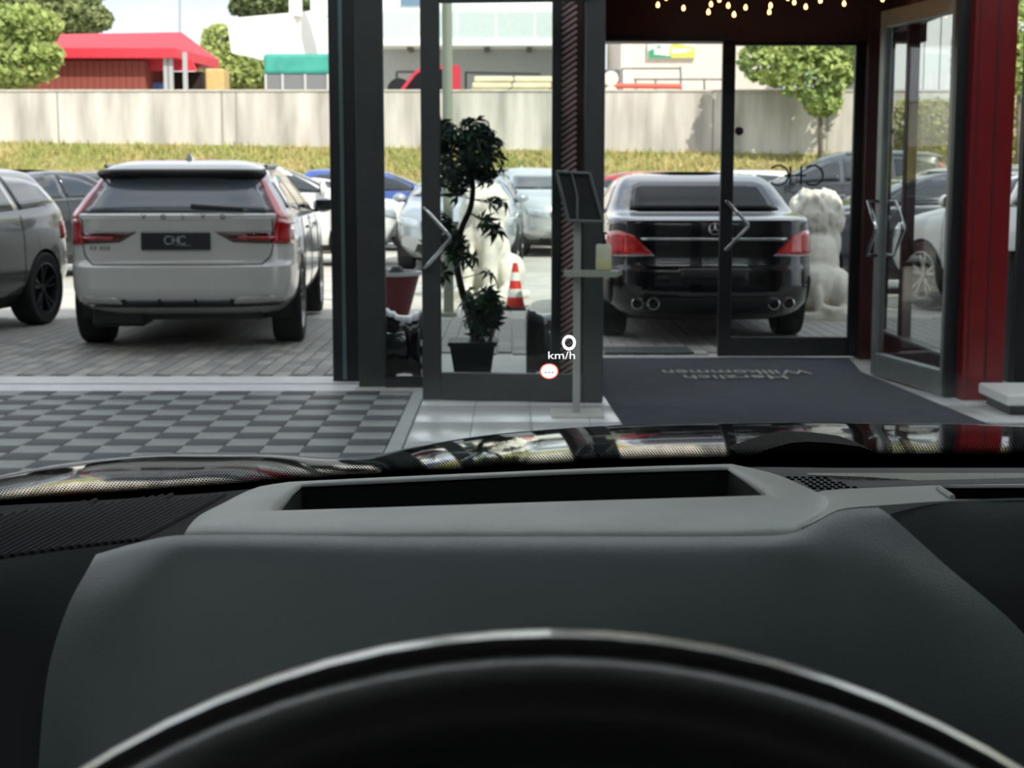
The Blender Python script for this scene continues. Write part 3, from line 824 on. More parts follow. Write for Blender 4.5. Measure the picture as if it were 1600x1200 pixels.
W(est, 'estate_car', 'dark grey van-like car with pale roof rail near the small tree', (74, 80, 86), PX(1298, 28.8), 28.8, 84, scale=(1.02, .95, 1.25))
W(sal, 'saloon_car', 'dark blue saloon standing sideways behind the right lion statue', (24, 28, 40), 4.95, 19.35, 94, scale=(1, 1, 1.03))
W(est, 'estate_car', 'grey estate behind the white car at right', (120, 120, 124), PX(1470, 25), 25.0, 96, scale=(1, 1, 1.05))
W(hat, 'hatchback_car', 'pale green-white hatchback in the last row at right', (206, 222, 190), 9.3, 32.6, 93, scale=(1, 1, 1.15), metal=0)
# the white car at right: its left front wheel stands where the door glass shows it
c = W(hat, 'hatchback_car', 'white car with silver five-spoke wheel seen through the open right door', (228, 228, 226), 5.5, 18.0, 150, scale=(1, 1, 1.04), metal=0)
place_front_wheel(c, PX(1452, 16.5, 420), 16.5, 21.7, (-.785, 1.33))
for ch in c.children:
    for g in ch.children:
        if g.name.startswith('rim'):
            g.material_slots[0].link = 'OBJECT'; g.material_slots[0].material = M_RIM
# ============================================================ THINGS AROUND THE ENTRANCE
# --- sanitiser stand
SY = 8.85
st = thing('sanitizer_stand', 'slim grey stand with tray and tilted leaflet board before the open left door', 'stand', (PX(902, SY), SY, .011))
M_STAND = mat('stand_grey', (150, 156, 150), .5, .2)
sx = PX(902, SY)
MB().bar(PX(862, SY), PX(944, SY), SY - .17, SY + .17, .011, .019, bev=.003).build('base_plate', mat('stand_base', (178, 180, 172), .5), st, world=True)
MB().bar(PX(896.5, SY), PX(908, SY), SY - .015, SY + .015, .019, PZ(340, SY)).build('pole', M_STAND, st, world=True)
tz = PZ(427, SY)
MB().prism([(PX(880, SY), SY - .10), (PX(962, SY), SY - .12), (PX(976, SY), SY + .12), (PX(884, SY), SY + .10)], (0, 0, .03), (0, 0, tz - .015), (1, 0, 0), (0, 1, 0)).build('tray', mat('tray_grey', (132, 136, 126), .5), st, world=True)
q = [P(869, 268, SY - .02), P(921, 271, SY - .02), P(942, 346, SY - .10), P(888, 345, SY - .10)]
bd = MB(); bd.hexa([v + Vector((0, .03, 0)) for v in q], q); bd.build('leaflet_board', mat('board_black', (13, 16, 19), .6, spec=.2), st, world=True)
fr = MB(); qq = [v + Vector((0, -.012, 0)) for v in q]
for i in range(4): fr.tube([qq[i], qq[(i + 1) % 4]], .010, 6)
mid = [P(893, 270, SY - .04), P(902, 307, SY - .07), P(902, 346, SY - .12)]
fr.tube(mid, .008, 6)
fr.build('board_frame', mat('board_edge', (70, 76, 78), .4, .3), st, world=True)
bt = thing('sanitizer_bottle', 'pale plastic pump bottle standing on the grey tray', 'bottle', (PX(944, SY), SY, tz + .015))
bw = (PX(956, SY) - PX(932, SY)) / 2; bh = PZ(380, SY) - tz - .02
MB().box((0, 0, bh * .27), (bw * 2.02, .062, bh * .5), bev=.008).build('liquid', mat('yellowish_gel', (186, 186, 140), .3), bt, smooth=True)
MB().box((0, 0, bh * .53), (bw * 2, .06, bh * .94), bev=.012).build('body', mat('milky_bottle', (190, 190, 172), .35), bt, smooth=True)
MB().lathe([(.016, bh), (.016, bh + .025), (.008, bh + .03), (.008, bh + .055), (.02, bh + .058), (.02, bh + .068), (0, bh + .07)], 14).build('pump', M_BLACK, bt, smooth=True)

# --- wheel rims standing on edge
def rim_on_edge(label, px0, px1, Y):
    x0, x1 = PX(px0, Y), PX(px1, Y); w = x1 - x0; R = .247
    t = thing('wheel_rim', label, 'wheel rim', ((x0 + x1) / 2, Y, .002), 0, 'wheel rims beside the entrance')
    pr = [(R * .90, -w / 2 + .004), (R, -w / 2), (R * .995, -w / 2 + .018), (R * .93, -w / 2 + .03), (R * .92, -w / 2 + .06), (R * .83, -w * .2), (R * .80, 0),
          (R * .83, w * .2), (R * .92, w / 2 - .06), (R * .93, w / 2 - .03), (R * .995, w / 2 - .018), (R, w / 2), (R * .90, w / 2 - .004), (R * .78, w * .3), (R * .74, 0), (R * .78, -w * .3), (R * .90, -w / 2 + .004)]
    MB().lathe(pr, 48, 'X', (0, 0, R)).build('barrel', mat('gloss_black_rim', (16, 18, 22), .16, .4, coat=1), t, smooth='all')
    b = MB()
    for k in range(7):
        a = 2 * math.pi * k / 7; u = Vector((0, math.cos(a), math.sin(a))); tt = Vector((0, -math.sin(a), math.cos(a))) * .022
        p0, p1 = Vector((w * .40, 0, R)) + u * .03, Vector((w * .45, 0, R)) + u * R * .88; d = Vector((-.03, 0, 0))
        b.hexa([p0 - tt + d, p0 + tt + d, p1 + tt + d, p1 - tt + d], [p0 - tt, p0 + tt, p1 + tt, p1 - tt])
    b.lathe([(0, w * .42), (.06, w * .42), (.065, w * .3), (0, w * .3)], 18, 'X', (0, 0, R)); b.build('spokes', MATS['gloss_black_rim'], t)
    return t
rim_on_edge('gloss black wheel rim on edge between the two dark posts', 601, 659, 10.42)
rim_on_edge('gloss black wheel rim on edge right of the potted plant', 822, 880, 10.55)

# --- potted plant with palmate leaves
PY = 10.62
pl = thing('potted_plant', 'tall twisted-stem plant with dark palmate leaves in black pot behind door glass', 'plant', (PX(738, PY), PY, .0))
cx = PX(738, PY); w0, w1_ = (PX(766, PY) - PX(711, PY)) / 2, (PX(774, PY) - PX(702, PY)) / 2
pt_h = PZ(532, PY)
b = MB(); sq = [(-1, -1), (1, -1), (1, 1), (-1, 1)]
b.hexa([Vector((cx + a * w0, PY + c * w0, .004)) for a, c in sq], [Vector((cx + a * w1_, PY + c * w1_, pt_h)) for a, c in sq])
for a, c in ((0, 1), (0, -1), (1, 0), (-1, 0)):
    b.box((cx + a * w1_, PY + c * w1_, pt_h - .012), (.02 if a else 2 * w1_ + .02, .02 if c else 2 * w1_ + .02, .028), bev=.004)
b.build('pot', mat('black_plant_pot', (28, 32, 40), .5), pl, world=True)
M_STEM = mat('dark_bark', (40, 34, 28), .85, var=.3, vscale=20, bump=.5, bscale=40)
stem_px = [(742, 540), (738, 505), (722, 455), (714, 415), (714, 388), (722, 355), (735, 325), (739, 295), (736, 262), (733, 235)]
spts = [P(x, y, PY + .03 * math.sin(k)) for k, (x, y) in enumerate(stem_px)]
ss = [Vector(v) for v in resample(spts, 30)]
MB().tube(ss, list(np.linspace(.030, .016, 30)), 9).build('stem', M_STEM, pl, world=True, smooth='all')
M_LEAFS = [mat('palm_leaf_dark', (30, 56, 40), .4, var=.25, vscale=6), mat('palm_leaf_mid', (52, 96, 62), .4, var=.25, vscale=6)]
def palmate(m, seed):
    r = random.Random(seed); b = MB()
    for k in range(7):
        a = math.radians(-115 + k * 38 + r.uniform(-6, 6)); L = (.085 + .03 * math.cos(a)) * r.uniform(.9, 1.15); wd = L * .14
        d = Vector((math.sin(a), math.cos(a), 0)); n = Vector((d.y, -d.x, 0)); dr = -.035
        pts = [Vector((0, 0, 0)), d * L * .45 + n * wd + Vector((0, 0, .004)), d * L + Vector((0, 0, dr)), d * L * .45 - n * wd + Vector((0, 0, .004)), d * L * .5 + Vector((0, 0, -.006))]
        b.add(pts, [(0, 1, 4), (1, 2, 4), (2, 3, 4), (3, 0, 4)])
    o = b.build('leaf_proto', m, fix=False); me = o.data; bpy.data.objects.remove(o); me.name = 'palmate_leaf'; return me
leaf_me = [palmate(M_LEAFS[k % 2], k) for k in range(4)]
def leaf_at(p, outward, sc, dark):
    q = Vector((outward.x, outward.y, outward.z * .6 + .35)).to_track_quat('Z', 'Y')
    e = (q @ Euler((RND.uniform(-.5, .5), RND.uniform(-.5, .5), RND.uniform(0, 6.28))).to_quaternion()).to_euler()
    inst('leaf', leaf_me[RND.choice((0, 2)) if dark else RND.choice((1, 3))], pl, p - pl.location, e, (sc, sc, sc))
twig = MB()
def tuft(px, py, rx, ry, n, dark=.75, rmin=.25):
    c = P(px, py, PY); s = PY / 2400 
    for _ in range(n):
        while True:
            v = Vector((RND.uniform(-1, 1), RND.uniform(-1, 1), RND.uniform(-1, 1)))
            if rmin < v.length < 1: break
        p = c + Vector((v.x * rx * s, v.y * rx * s * .8, v.z * ry * s))
        leaf_at(p, v, RND.uniform(.75, 1.15), RND.random() < dark)
        if RND.random() < .35: twig.tube([c, p], [.006, .003], 5)
tuft(722, 250, 60, 52, 82, .85); tuft(740, 203, 34, 24, 18, .9); tuft(762, 240, 26, 40, 22, .9); tuft(690, 210, 25, 26, 16, .9)
tuft(757, 475, 38, 36, 44, .6); tuft(748, 508, 26, 22, 18, .35); tuft(716, 378, 20, 24, 18, .85); tuft(690, 352, 18, 14, 7, .8)
for x, y in ((716, 306), (770, 350), (780, 358), (738, 398), (690, 425), (700, 395), (765, 318), (785, 315), (724, 402), (762, 425), (676, 385), (752, 345)):
    leaf_at(P(x, y, PY - .05), Vector((RND.uniform(-1, 1), -1, .2)), 1.1, RND.random() < .3)
    near = min(ss, key=lambda q: (q - P(x, y, PY)).length); twig.tube([near, P(x, y, PY - .05)], [.005, .002], 5)
twig.build('twigs', M_STEM, pl, world=True)

# --- string of warm bulbs in the vestibule ceiling
SLY = 10.9
sl = thing('string_lights', 'string of warm fairy bulbs hanging under the dark red vestibule ceiling', 'string lights', (1.7, SLY, 2.72))
M_BULB = mat('warm_bulb', (255, 176, 104), .3, emit=6.0)
bulbs = [(1028, 7), (1041, -4), (1068, 12), (1107, 18), (1111, 6), (1124, -1), (1138, 8), (1147, 22), (1165, 11), (1202, 18), (1204, 8), (1231, -4), (1241, 3), (1259, 10), (1282, 0), (1319, 5), (1379, -2), (1095, -8), (1180, -10), (1345, -8)]
bm_ = MB().lathe([(0, -.026), (.010, -.022), (.015, -.010), (.014, .002), (.007, .014), (.006, .02), (0, .02)], 10).build('bulb_proto', M_BULB, smooth='all'); bme = bm_.data; bpy.data.objects.remove(bm_)
wire = MB(); top = []
for k, (x, y) in enumerate(bulbs):
    Y = SLY + .35 * math.sin(k * 1.7); p = P(x, y, Y)
    inst('bulb', bme, sl, p - sl.location, (0, 0, 0), (.8, .8, .8))
    zt = max(p.z + .03, 2.70); wire.tube([p + Vector((0, 0, .018)), Vector((p.x, Y, zt))], .003, 5); top.append(Vector((p.x, Y, zt)))
top.sort(key=lambda v: v.x); wire.tube(top, .003, 5)
wire.build('wire', M_BLACK, sl, world=True)

# --- traffic cones
def cone(label, px, py, h=.50):
    g = G(px, py)
    t = thing('traffic_cone', label, 'traffic cone', (g.x, g.y, -.002), 0, 'traffic cones in the yard')
    MB().box((0, 0, .012), (.30, .30, .024), bev=.006).build('base', mat('cone_base', (60, 50, 48), .7), t)
    ra = lambda z: .105 - .08 * z / h
    for k, (a, c) in enumerate(((.024, .13), (.13, .22), (.22, .31), (.31, .40), (.40, .50))):
        z0, z1 = a * h / .5, c * h / .5
        MB().lathe([(ra(z0), z0), (ra(z1), z1)] + ([(.012, z1 + .004), (0, z1 + .004)] if k == 4 else []), 20).build('red_band' if k % 2 == 0 else 'white_band', mat('cone_red', (206, 50, 40), .5) if k % 2 == 0 else mat('cone_white', (232, 230, 224), .5), t, smooth=True)
cone('red and white traffic cone right of the left lion statue', 805, 482, .49)
cone('red and white traffic cone right of the right lion statue', 1331, 478, .46)

# --- lion statues
def lion_mesh():
    bm = bmesh.new()
    def ell(c, r, rot=(0, 0, 0), seg=16):
        m = Matrix.Translation(c) @ Euler(rot).to_matrix().to_4x4() @ Matrix.Diagonal((*r, 1))
        bmesh.ops.create_uvsphere(bm, u_segments=seg, v_segments=10, radius=1, matrix=m)
    for s in (-1, 1):
        ell((s * .21, -.16, .28), (.14, .27, .22)); ell((s * .27, .06, .12), (.08, .22, .06)); ell((s * .14, .27, .40), (.085, .095, .38)); ell((s * .14, .36, .11), (.095, .16, .065))
        ell((s * .15, .2, .72), (.12, .14, .22)); ell((s * .10, .18, 1.21), (.05, .035, .06))
        ell((s * .06, .36, 1.14), (.035, .05, .03))
    ell((0, -.16, .32), (.26, .26, .25)); ell((0, -.05, .55), (.23, .22, .34), (-.25, 0, 0)); ell((0, .10, .78), (.24, .21, .28)); ell((0, .10, .98), (.27, .24, .28)); ell((0, .25, 1.09), (.15, .19, .16))
    ell((0, .41, 1.04), (.085, .10, .075)); ell((0, .40, .98), (.06, .08, .04))
    r = random.Random(3)
    for k in range(190):
        a = r.uniform(0, 6.283); z = r.uniform(-.95, .9); q = math.sqrt(1 - z * z)
        d = Vector((q * math.cos(a), q * math.sin(a), z))
        if d.y > .55 and z > -.2: continue
        c = Vector((0, .10, .98)) + Vector((d.x * .265, d.y * .235, d.z * .28))
        ell(c, (.026, .026, .06), (r.uniform(-.4, .4), r.uniform(-.4, .4), 0), 8)
    # tail
    pts = [(0, -.40, .14), (.12, -.46, .11), (.25, -.40, .10), (.32, -.25, .11), (.33, -.10, .13)]
    for i in range(len(pts) - 1):
        for t in np.linspace(0, 1, 6): ell(Vector(pts[i]).lerp(Vector(pts[i + 1]), t), (.04, .04, .04), seg=8)
    ell((0, -.42, .2), (.05, .05, .14), seg=8)
    m = Matrix.Translation((0, 0, .04)) @ Matrix.Diagonal((.64, .92, .08, 1)); bmesh.ops.create_cube(bm, size=1, matrix=m)
    me = bpy.data.meshes.new('lion'); bm.to_mesh(me); bm.free()
    o = bpy.data.objects.new('lion_tmp', me); COL.objects.link(o)
    md = o.modifiers.new('r', 'REMESH'); md.mode = 'VOXEL'; md.voxel_size = .017
    m2 = o.modifiers.new('s', 'SMOOTH'); m2.iterations = 2; m2.factor = .5
    dg = bpy.context.evaluated_depsgraph_get(); dg.update()
    out = bpy.data.meshes.new_from_object(o.evaluated_get(dg)); bpy.data.objects.remove(o, do_unlink=True)
    out.polygons.foreach_set('use_smooth', [True] * len(out.polygons))
    out.materials.clear(); out.materials.append(mat('pale_stone', (222, 218, 206), .75, var=.12, vscale=7, bump=.3, bscale=40)); return out
lion = lion_mesh()
def put_lion(label, px, py, yaw, sc):
    g = G(px, py); o = inst('lion_statue', lion, None, (g.x, g.y, -.01), (0, 0, math.radians(yaw)), (sc,) * 3); tag(o, label, 'statue', 'white stone lions flanking the entrance')
put_lion('white stone lion seated with its back to us beside the black saloon', 1272, 494, -6, 1.02)
put_lion('sunlit white stone lion seated behind the potted plant', 763, 466, 158, 1.06)

# --- red tapered planter seen between the posts
py_ = 13.2
pc = thing('red_planter', 'dark red tapered planter with pale rim between the dark posts', 'planter', (PX(608, py_), py_, -.012))
hh = PZ(426, py_) + .012
MB().lathe([(.0, .0), (.10, .0), (.125, .10), (.255, hh - .02), (.23, hh - .02), (.0, hh - .06)], 28).build('tub', mat('planter_red', (108, 16, 26), .4, coat=.3), pc, smooth=True)
MB().lathe([(.258, hh - .02), (.272, hh - .02), (.272, hh + .012), (.235, hh + .012), (.235, hh - .02), (.258, hh - .02)], 28).build('rim', mat('planter_rim', (196, 198, 194), .5), pc, smooth=True)
MB().lathe([(0, hh - .05), (.05, hh - .04), (.065, hh + .02), (.04, hh + .06), (0, hh + .065)], 16, 'Z', (.07, -.15, 0)).build('finial', M_BLACK, pc, smooth=True)

# --- lamp post
pole = thing('lamp_post', 'slender pale green-grey post standing behind the potted plant', 'post', (PX(700, 15.6), 15.6, -.012))
MB().lathe([(.0, 0), (.085, 0), (.085, .04), (.052, .05), (.05, 4.6), (0, 4.61)], 18).build('shaft', mat('pole_grey_green', (150, 156, 140), .5, .2), pole, smooth=True)
MB().box((0, -.35, 4.62), (.16, .7, .08), bev=.02).build('lamp_head', M_ALU, pole)

# --- white plinth and dark counter at the right edge
ped = thing('display_plinth', 'low white display plinth at the foot of the red column', 'plinth', (3.35, 9.0, 0))
pz = PZ(612, 9.1)
MB().bar(PX(1552, 9.0, 620), PX(1552, 9.0, 620) + 1.2, 8.75, 9.30, .07, pz + .03, bev=.012).build('top_block', M_WHITE, ped, world=True)
MB().bar(PX(1562, 9.0, 620), PX(1552, 9.0, 620) + 1.1, 8.80, 9.25, .011, .07).build('recessed_base', M_BLACK, ped, world=True)
ctr = thing('counter', 'dark grey counter partly hidden by the red column at right edge', 'counter', (3.6, 10.4, 0))
MB().bar(PX(1568, 10.4), PX(1568, 10.4) + 1.0, 10.2, 10.6, PZ(394, 10.4) - .03, PZ(390, 10.4)).build('top', M_FRAMEB, ctr, world=True)
MB().bar(PX(1572, 10.4), PX(1572, 10.4) + .9, 10.25, 10.55, PZ(460, 10.4), PZ(394, 10.4) - .03).build('apron', mat('counter_front', (52, 56, 58), .5), ctr, world=True)
for x in (PX(1580, 10.4), PX(1580, 10.4) + .85): MB().bar(x, x + .06, 10.3, 10.5, .0, PZ(460, 10.4)).build('leg', M_FRAME, ctr, world=True)
# ============================================================ BACKGROUND
YW_ = 40.0
# grass bank
M_SOIL = mat('dry_grass_ground', (164, 150, 104), .95, rgb2=(112, 120, 58), vscale=.8)
rows = []
NB = 120
for j in range(15):
    t = j / 14; row = []
    for i in range(NB + 1):
        x = -34 + 68 * i / NB; y = 34.8 + (YW_ + .3 - 34.8) * t
        zt = 2.5 - .016 * (x + 14) if x > -14 else 2.5
        z = -.02 + (zt + .02) * (t ** .85) + .06 * math.sin(x * 1.3 + j) * (t * (1 - t)) * 2
        row.append(Vector((x, y, z)))
    rows.append(row)
bank = struct(MB().grid(rows).build('floor_bank', M_SOIL, smooth='all'))
def bank_z(x, y):
    t = min(max((y - 34.8) / (YW_ + .3 - 34.8), 0), 1); zt = 2.5 - .016 * (x + 14) if x > -14 else 2.5
    return -.02 + (zt + .02) * t ** .85
gb = MB(); R2 = random.Random(11)
for _ in range(26000):
    x = R2.uniform(-16, 16); y = R2.uniform(35, 39.9); z = bank_z(x, y); a = R2.uniform(0, 3.14); h = R2.uniform(.06, .20); w = R2.uniform(.02, .05)
    dx, dy = math.cos(a) * w, math.sin(a) * w; k = len(gb.v)
    gb.v += [(x - dx, y - dy, z - .02), (x + dx, y + dy, z - .02), (x + R2.uniform(-.08, .08), y + R2.uniform(-.08, .08), z + h)]; gb.f.append((k, k + 1, k + 2))
go = gb.build('grass', mat('grass_blades', (150, 156, 84), .8, rgb2=(186, 168, 112), vscale=.9), fix=False)
tag(go, 'sunny dry grass growing on the bank below the concrete wall', 'grass', kind='stuff')
# retaining wall
M_CONC = mat('streaked_concrete', (222, 214, 202), .85, rgb2=(168, 162, 152), vscale=1.1, stretch=(1.6, 1, .25), bump=.2, bscale=8)
zt_ = PZ(143, YW_)
wall = struct(MB().bar(-36, 36, YW_, YW_ + .35, 1.2, zt_).build('wall_retaining', M_CONC))
for px in (95, 350, 372 + 0, 560, 910, 1112, 1290):
    MB().bar(PX(px, YW_) - .02, PX(px, YW_) + .02, YW_ - .006, YW_ + .01, 1.25, zt_ - .01).build('wall_joint', mat('wall_joint', (150, 146, 138), .9), wall)
MB().bar(-36, 36, YW_ - .03, YW_ + .38, zt_ - .0, zt_ + .05).build('wall_coping', mat('wall_coping', (196, 188, 176), .85, var=.1), wall)
struct(MB().bar(-60, 60, YW_ + .3, 110, 2.6, zt_ - .12).build('floor_terrace', mat('terrace_gravel', (180, 172, 160), .9, var=.1)))
ZT = zt_ - .12
# --- trees
def blob_leaves(b, c, rad, n, size, r):
    for _ in range(n):
        while True:
            v = Vector((r.uniform(-1, 1), r.uniform(-1, 1), r.uniform(-1, 1)))
            if v.length < 1: break
        v = v.normalized() * v.length ** .45
        p = c + Vector((v.x * rad[0], v.y * rad[1], v.z * rad[2]))
        q = Euler((r.uniform(0, 3.1), r.uniform(0, 3.1), r.uniform(0, 3.1))).to_matrix(); s = size * r.uniform(.6, 1.3)
        k = len(b.v)
        for u in ((0, -s, 0), (s * .55, 0, s * .1), (0, s, 0), (-s * .55, 0, s * .1)): b.v.append(tuple(p + q @ Vector(u)))
        b.f.append((k, k + 1, k + 2, k + 3))
def tree(name, label, base, trunk_top, blobs, rgb, rgb2, n=900, size=.16, seed=1, tr=.12):
    r = random.Random(seed); t = thing(name, label, 'tree', base)
    tt = Vector(trunk_top); b = MB(); base = Vector(base)
    b.tube([base, base.lerp(tt, .5) + Vector((.03, 0, 0)), tt], [tr, tr * .8, tr * .5], 8)
    for c, rad in blobs: b.tube([tt - (tt - base) * .15, Vector(c)], [tr * .45, tr * .15], 6)
    b.build('trunk', mat('tree_bark', (112, 100, 86), .9, var=.2), t, world=True, smooth='all')
    f = MB()
    for c, rad in blobs: blob_leaves(f, Vector(c), rad, n, size, r)
    o = f.build('foliage', mat('leaves_' + name + str(seed), rgb, .6, rgb2=rgb2, vscale=1.3), t, world=True, fix=False); o['kind'] = 'stuff'
    return t
def ctr_(px, py, Y): return tuple(P(px, py, Y))
TY = 38.6
tz_ = bank_z(PX(1280, TY), TY)
tree('small_tree', 'small leafy tree standing before the concrete wall behind the glass door', (PX(1280, TY), TY, tz_), ctr_(1280, 130, TY),
     [(ctr_(1270, 110, TY), (1.1, .9, .75)), (ctr_(1210, 95, TY), (.9, .8, .6)), (ctr_(1320, 85, TY), (.9, .8, .7)), (ctr_(1240, 60, TY), (1.2, .9, .7)), (ctr_(1290, 40, TY), (1.2, .9, .7)), (ctr_(1285, 160, TY), (.45, .5, .32))],
     (178, 190, 108), (124, 148, 80), 900, .11, 2, .07)
LY = 43
tree('broad_tree', 'broad green tree at the upper left in front of the red roof', (PX(-60, LY), LY, ZT), ctr_(-40, 120, LY),
     [(ctr_(20, 90, LY), (1.3, 1.2, .85)), (ctr_(-30, 60, LY), (1.6, 1.2, 1.0)), (ctr_(40, 40, LY), (1.0, 1.0, .55)), (ctr_(65, 85, LY), (.55, .6, .35)), (ctr_(-20, 120, LY), (1.0, .8, .5))], (176, 188, 110), (122, 142, 70), 1100, .13, 3, .2)
LY2 = 62
tree('tall_tree', 'tall darker tree behind the red roof at upper left', (PX(80, LY2), LY2, ZT), ctr_(80, 60, LY2),
     [(ctr_(70, 20, LY2), (1.9, 1.5, 1.1)), (ctr_(110, 25, LY2), (1.5, 1.3, .8)), (ctr_(40, 0, LY2), (2.0, 1.5, 1.0)), (ctr_(140, 30, LY2), (.9, 1, .5)), (ctr_(90, -15, LY2), (1.9, 1.5, .9))], (146, 154, 100), (96, 110, 66), 1100, .17, 4, .25)
tree('light_tree', 'light green tree between the red roof and the white building', (PX(350, 60), 60, ZT), ctr_(345, 110, 60),
     [(ctr_(345, 75, 60), (.8, .9, .9)), (ctr_(350, 105, 60), (1.1, .9, .9)), (ctr_(385, 115, 60), (1.0, .9, .6)), (ctr_(340, 120, 60), (.8, .9, .5)), (ctr_(400, 122, 60), (.9, .8, .45))], (174, 184, 108), (130, 146, 78), 900, .14, 5, .15)
tree('dark_tree', 'dark tree rising behind the white building', (PX(420, 75), 75, ZT), ctr_(420, 30, 75),
     [(ctr_(415, 2, 75), (1.6, 1.4, .8)), (ctr_(450, -5, 75), (1.5, 1.4, .8)), (ctr_(385, 12, 75), (.8, .8, .5))], (120, 132, 80), (78, 94, 54), 900, .17, 6, .2)
tree('yellow_green_tree', 'yellow-green tree at the upper right edge beside the red column', (PX(1590, 36), 36, bank_z(11, 36)), ctr_(1592, 90, 36),
     [(ctr_(1590, 40, 36), (.7, .8, 1.0)), (ctr_(1592, 100, 36), (.55, .6, .7)), (ctr_(1610, 70, 36), (.9, .8, 1.1))], (190, 200, 120), (130, 156, 76), 900, .10, 7, .08)
hb = MB(); rr_ = random.Random(5)
# --- red market hall
HY = 46.0
hall = thing('market_hall', 'red roofed wooden hall with brown boarded wall on the terrace', 'building', (PX(150, HY), HY, ZT))
xl, xr_ = PX(60, HY), PX(280, HY); ze, zr = PZ(75, HY), PZ(52, HY + 1.2)
M_RROOF = mat('red_tarp_roof', (204, 52, 66), .5, var=.08)
b = MB(); t_ = .1
b.add([(xl, HY, ze), (xr_, HY, ze), (PX(290, HY + 2.2), HY + 2.2, PZ(50, HY + 2.2)), (PX(75, HY + 2.2), HY + 2.2, PZ(54, HY + 2.2)), (xl, HY, ze - .28), (xr_, HY, ze - .28), (xr_ + .45, HY + 4.4, ze), (xl, HY + 4.4, ze), (xr_ + .45, HY + 4.4, ze - .28), (xl, HY + 4.4, ze - .28)],
      [(0, 1, 2, 3), (4, 5, 1, 0), (3, 2, 6, 7), (7, 6, 8, 9), (1, 5, 8, 6), (1, 6, 2), (4, 0, 7, 9), (0, 3, 7), (4, 9, 8, 5)])
b.build('roof', M_RROOF, hall, world=True)
M_BROWN = mat('brown_boards', (136, 70, 58), .8, var=.12, vscale=1.5, stretch=(6, 1, .4))
x0b, x1b = PX(34, HY + .5), PX(233, HY + .5); nb = 20
bm0 = MB().box((0, 0, 0), ((x1b - x0b) / nb - .012, .06, PZ(93, HY) - ZT)).build('board_proto', M_BROWN); bmm = bm0.data; bpy.data.objects.remove(bm0)
for k in range(nb):
    inst('board', bmm, hall, Vector((x0b + (k + .5) * (x1b - x0b) / nb, HY + .5, (ZT + PZ(93, HY)) / 2)) - hall.location)
MB().bar(x0b, x1b, HY + .55, HY + 4.2, ZT, ze - .3).build('inner_wall', M_BROWN, hall, world=True)
for px in (264, 272, 294): MB().bar(PX(px, HY + .2) - .06, PX(px, HY + .2) + .06, HY + .2, HY + .32, ZT, ze - .1).build('post', mat('grey_post', (170, 172, 172), .5), hall, world=True)
s2 = hall
b = MB(); b.hexa([P(232, 111, HY + 1), P(306, 111, HY + 1), P(312, 111, HY + 4), P(232, 111, HY + 4)], [P(232, 93, HY + 1), P(300, 93, HY + 1), P(303, 92, HY + 4), P(232, 92, HY + 4)])
b.build('awning', M_RROOF, s2, world=True)
MB().bar(PX(233, HY + 3), PX(322, HY + 3), HY + 3, HY + 4, ZT, PZ(112, HY + 3)).build('dark_back', mat('stall_back', (46, 36, 34), .8), s2, world=True)
MB().bar(PX(238, HY + 1.4), PX(262, HY + 1.4), HY + 1.4, HY + 2, ZT, PZ(128, HY + 1.4), bev=.08).build('blue_sacks', mat('blue_sack', (96, 130, 190), .7, var=.3, vscale=3), s2, world=True)
tag(MB().bar(PX(325, HY + 2), PX(354, HY + 2), HY + 2, HY + 3, ZT, PZ(107, HY + 2), bev=.06).build('yellow_crate', mat('tan_crate', (208, 176, 116), .7, var=.1)), 'tan crate standing beside the red stall', 'crate')
fp = MB().tube([P(281, 60, 70), P(281, -40, 70)], .05, 8).build('flag_pole', mat('flagpole', (160, 165, 170), .5)); tag(fp, 'thin pole rising behind the red roof', 'pole')
ORD = ['first', 'second', 'third', 'fourth', 'fifth', 'sixth', 'seventh', 'eighth', 'ninth', 'tenth']
# row of pale logs / rollers on the wall edge
lg = MB().lathe([(0, -.4), (.09, -.4), (.1, -.38), (.1, .38), (.09, .4), (0, .4)], 14, 'Y').build('concrete_pipe', mat('pale_pipe', (220, 206, 188), .8, var=.1)); lgm = lg.data; bpy.data.objects.remove(lg)
for k in range(10):
    o = inst('concrete_pipe', lgm, None, (PX(323 + k * 11.8, 41.2), 41.2, zt_ - .12 + .1)); tag(o, '%s pale round pipe from the left in the row on the wall' % ORD[k], 'pipe', 'row of pale pipes on the wall')
# --- green skip
sk = thing('covered_container', 'grey container with green tarpaulin cover in front of the white building', 'container', (PX(470, 47), 47, ZT))
MB().bar(PX(419, 47), PX(560, 47), 47, 49.4, ZT, PZ(116, 47), bev=.03).build('body', mat('container_grey', (120, 122, 124), .6, var=.08, stretch=(8, 1, 1)), sk, world=True)
MB().bar(PX(416, 47), PX(562, 47), 46.94, 49.46, PZ(116, 47), PZ(84, 47), bev=.1).build('tarpaulin', mat('green_tarp', (64, 156, 140), .5, var=.14, vscale=2), sk, world=True)
for px in (419, 445, 480, 515, 550): MB().bar(PX(px, 47) - .03, PX(px, 47) + .03, 46.95, 47, ZT, PZ(116, 47)).build('rib', mat('container_rib', (196, 196, 192), .6), sk, world=True)
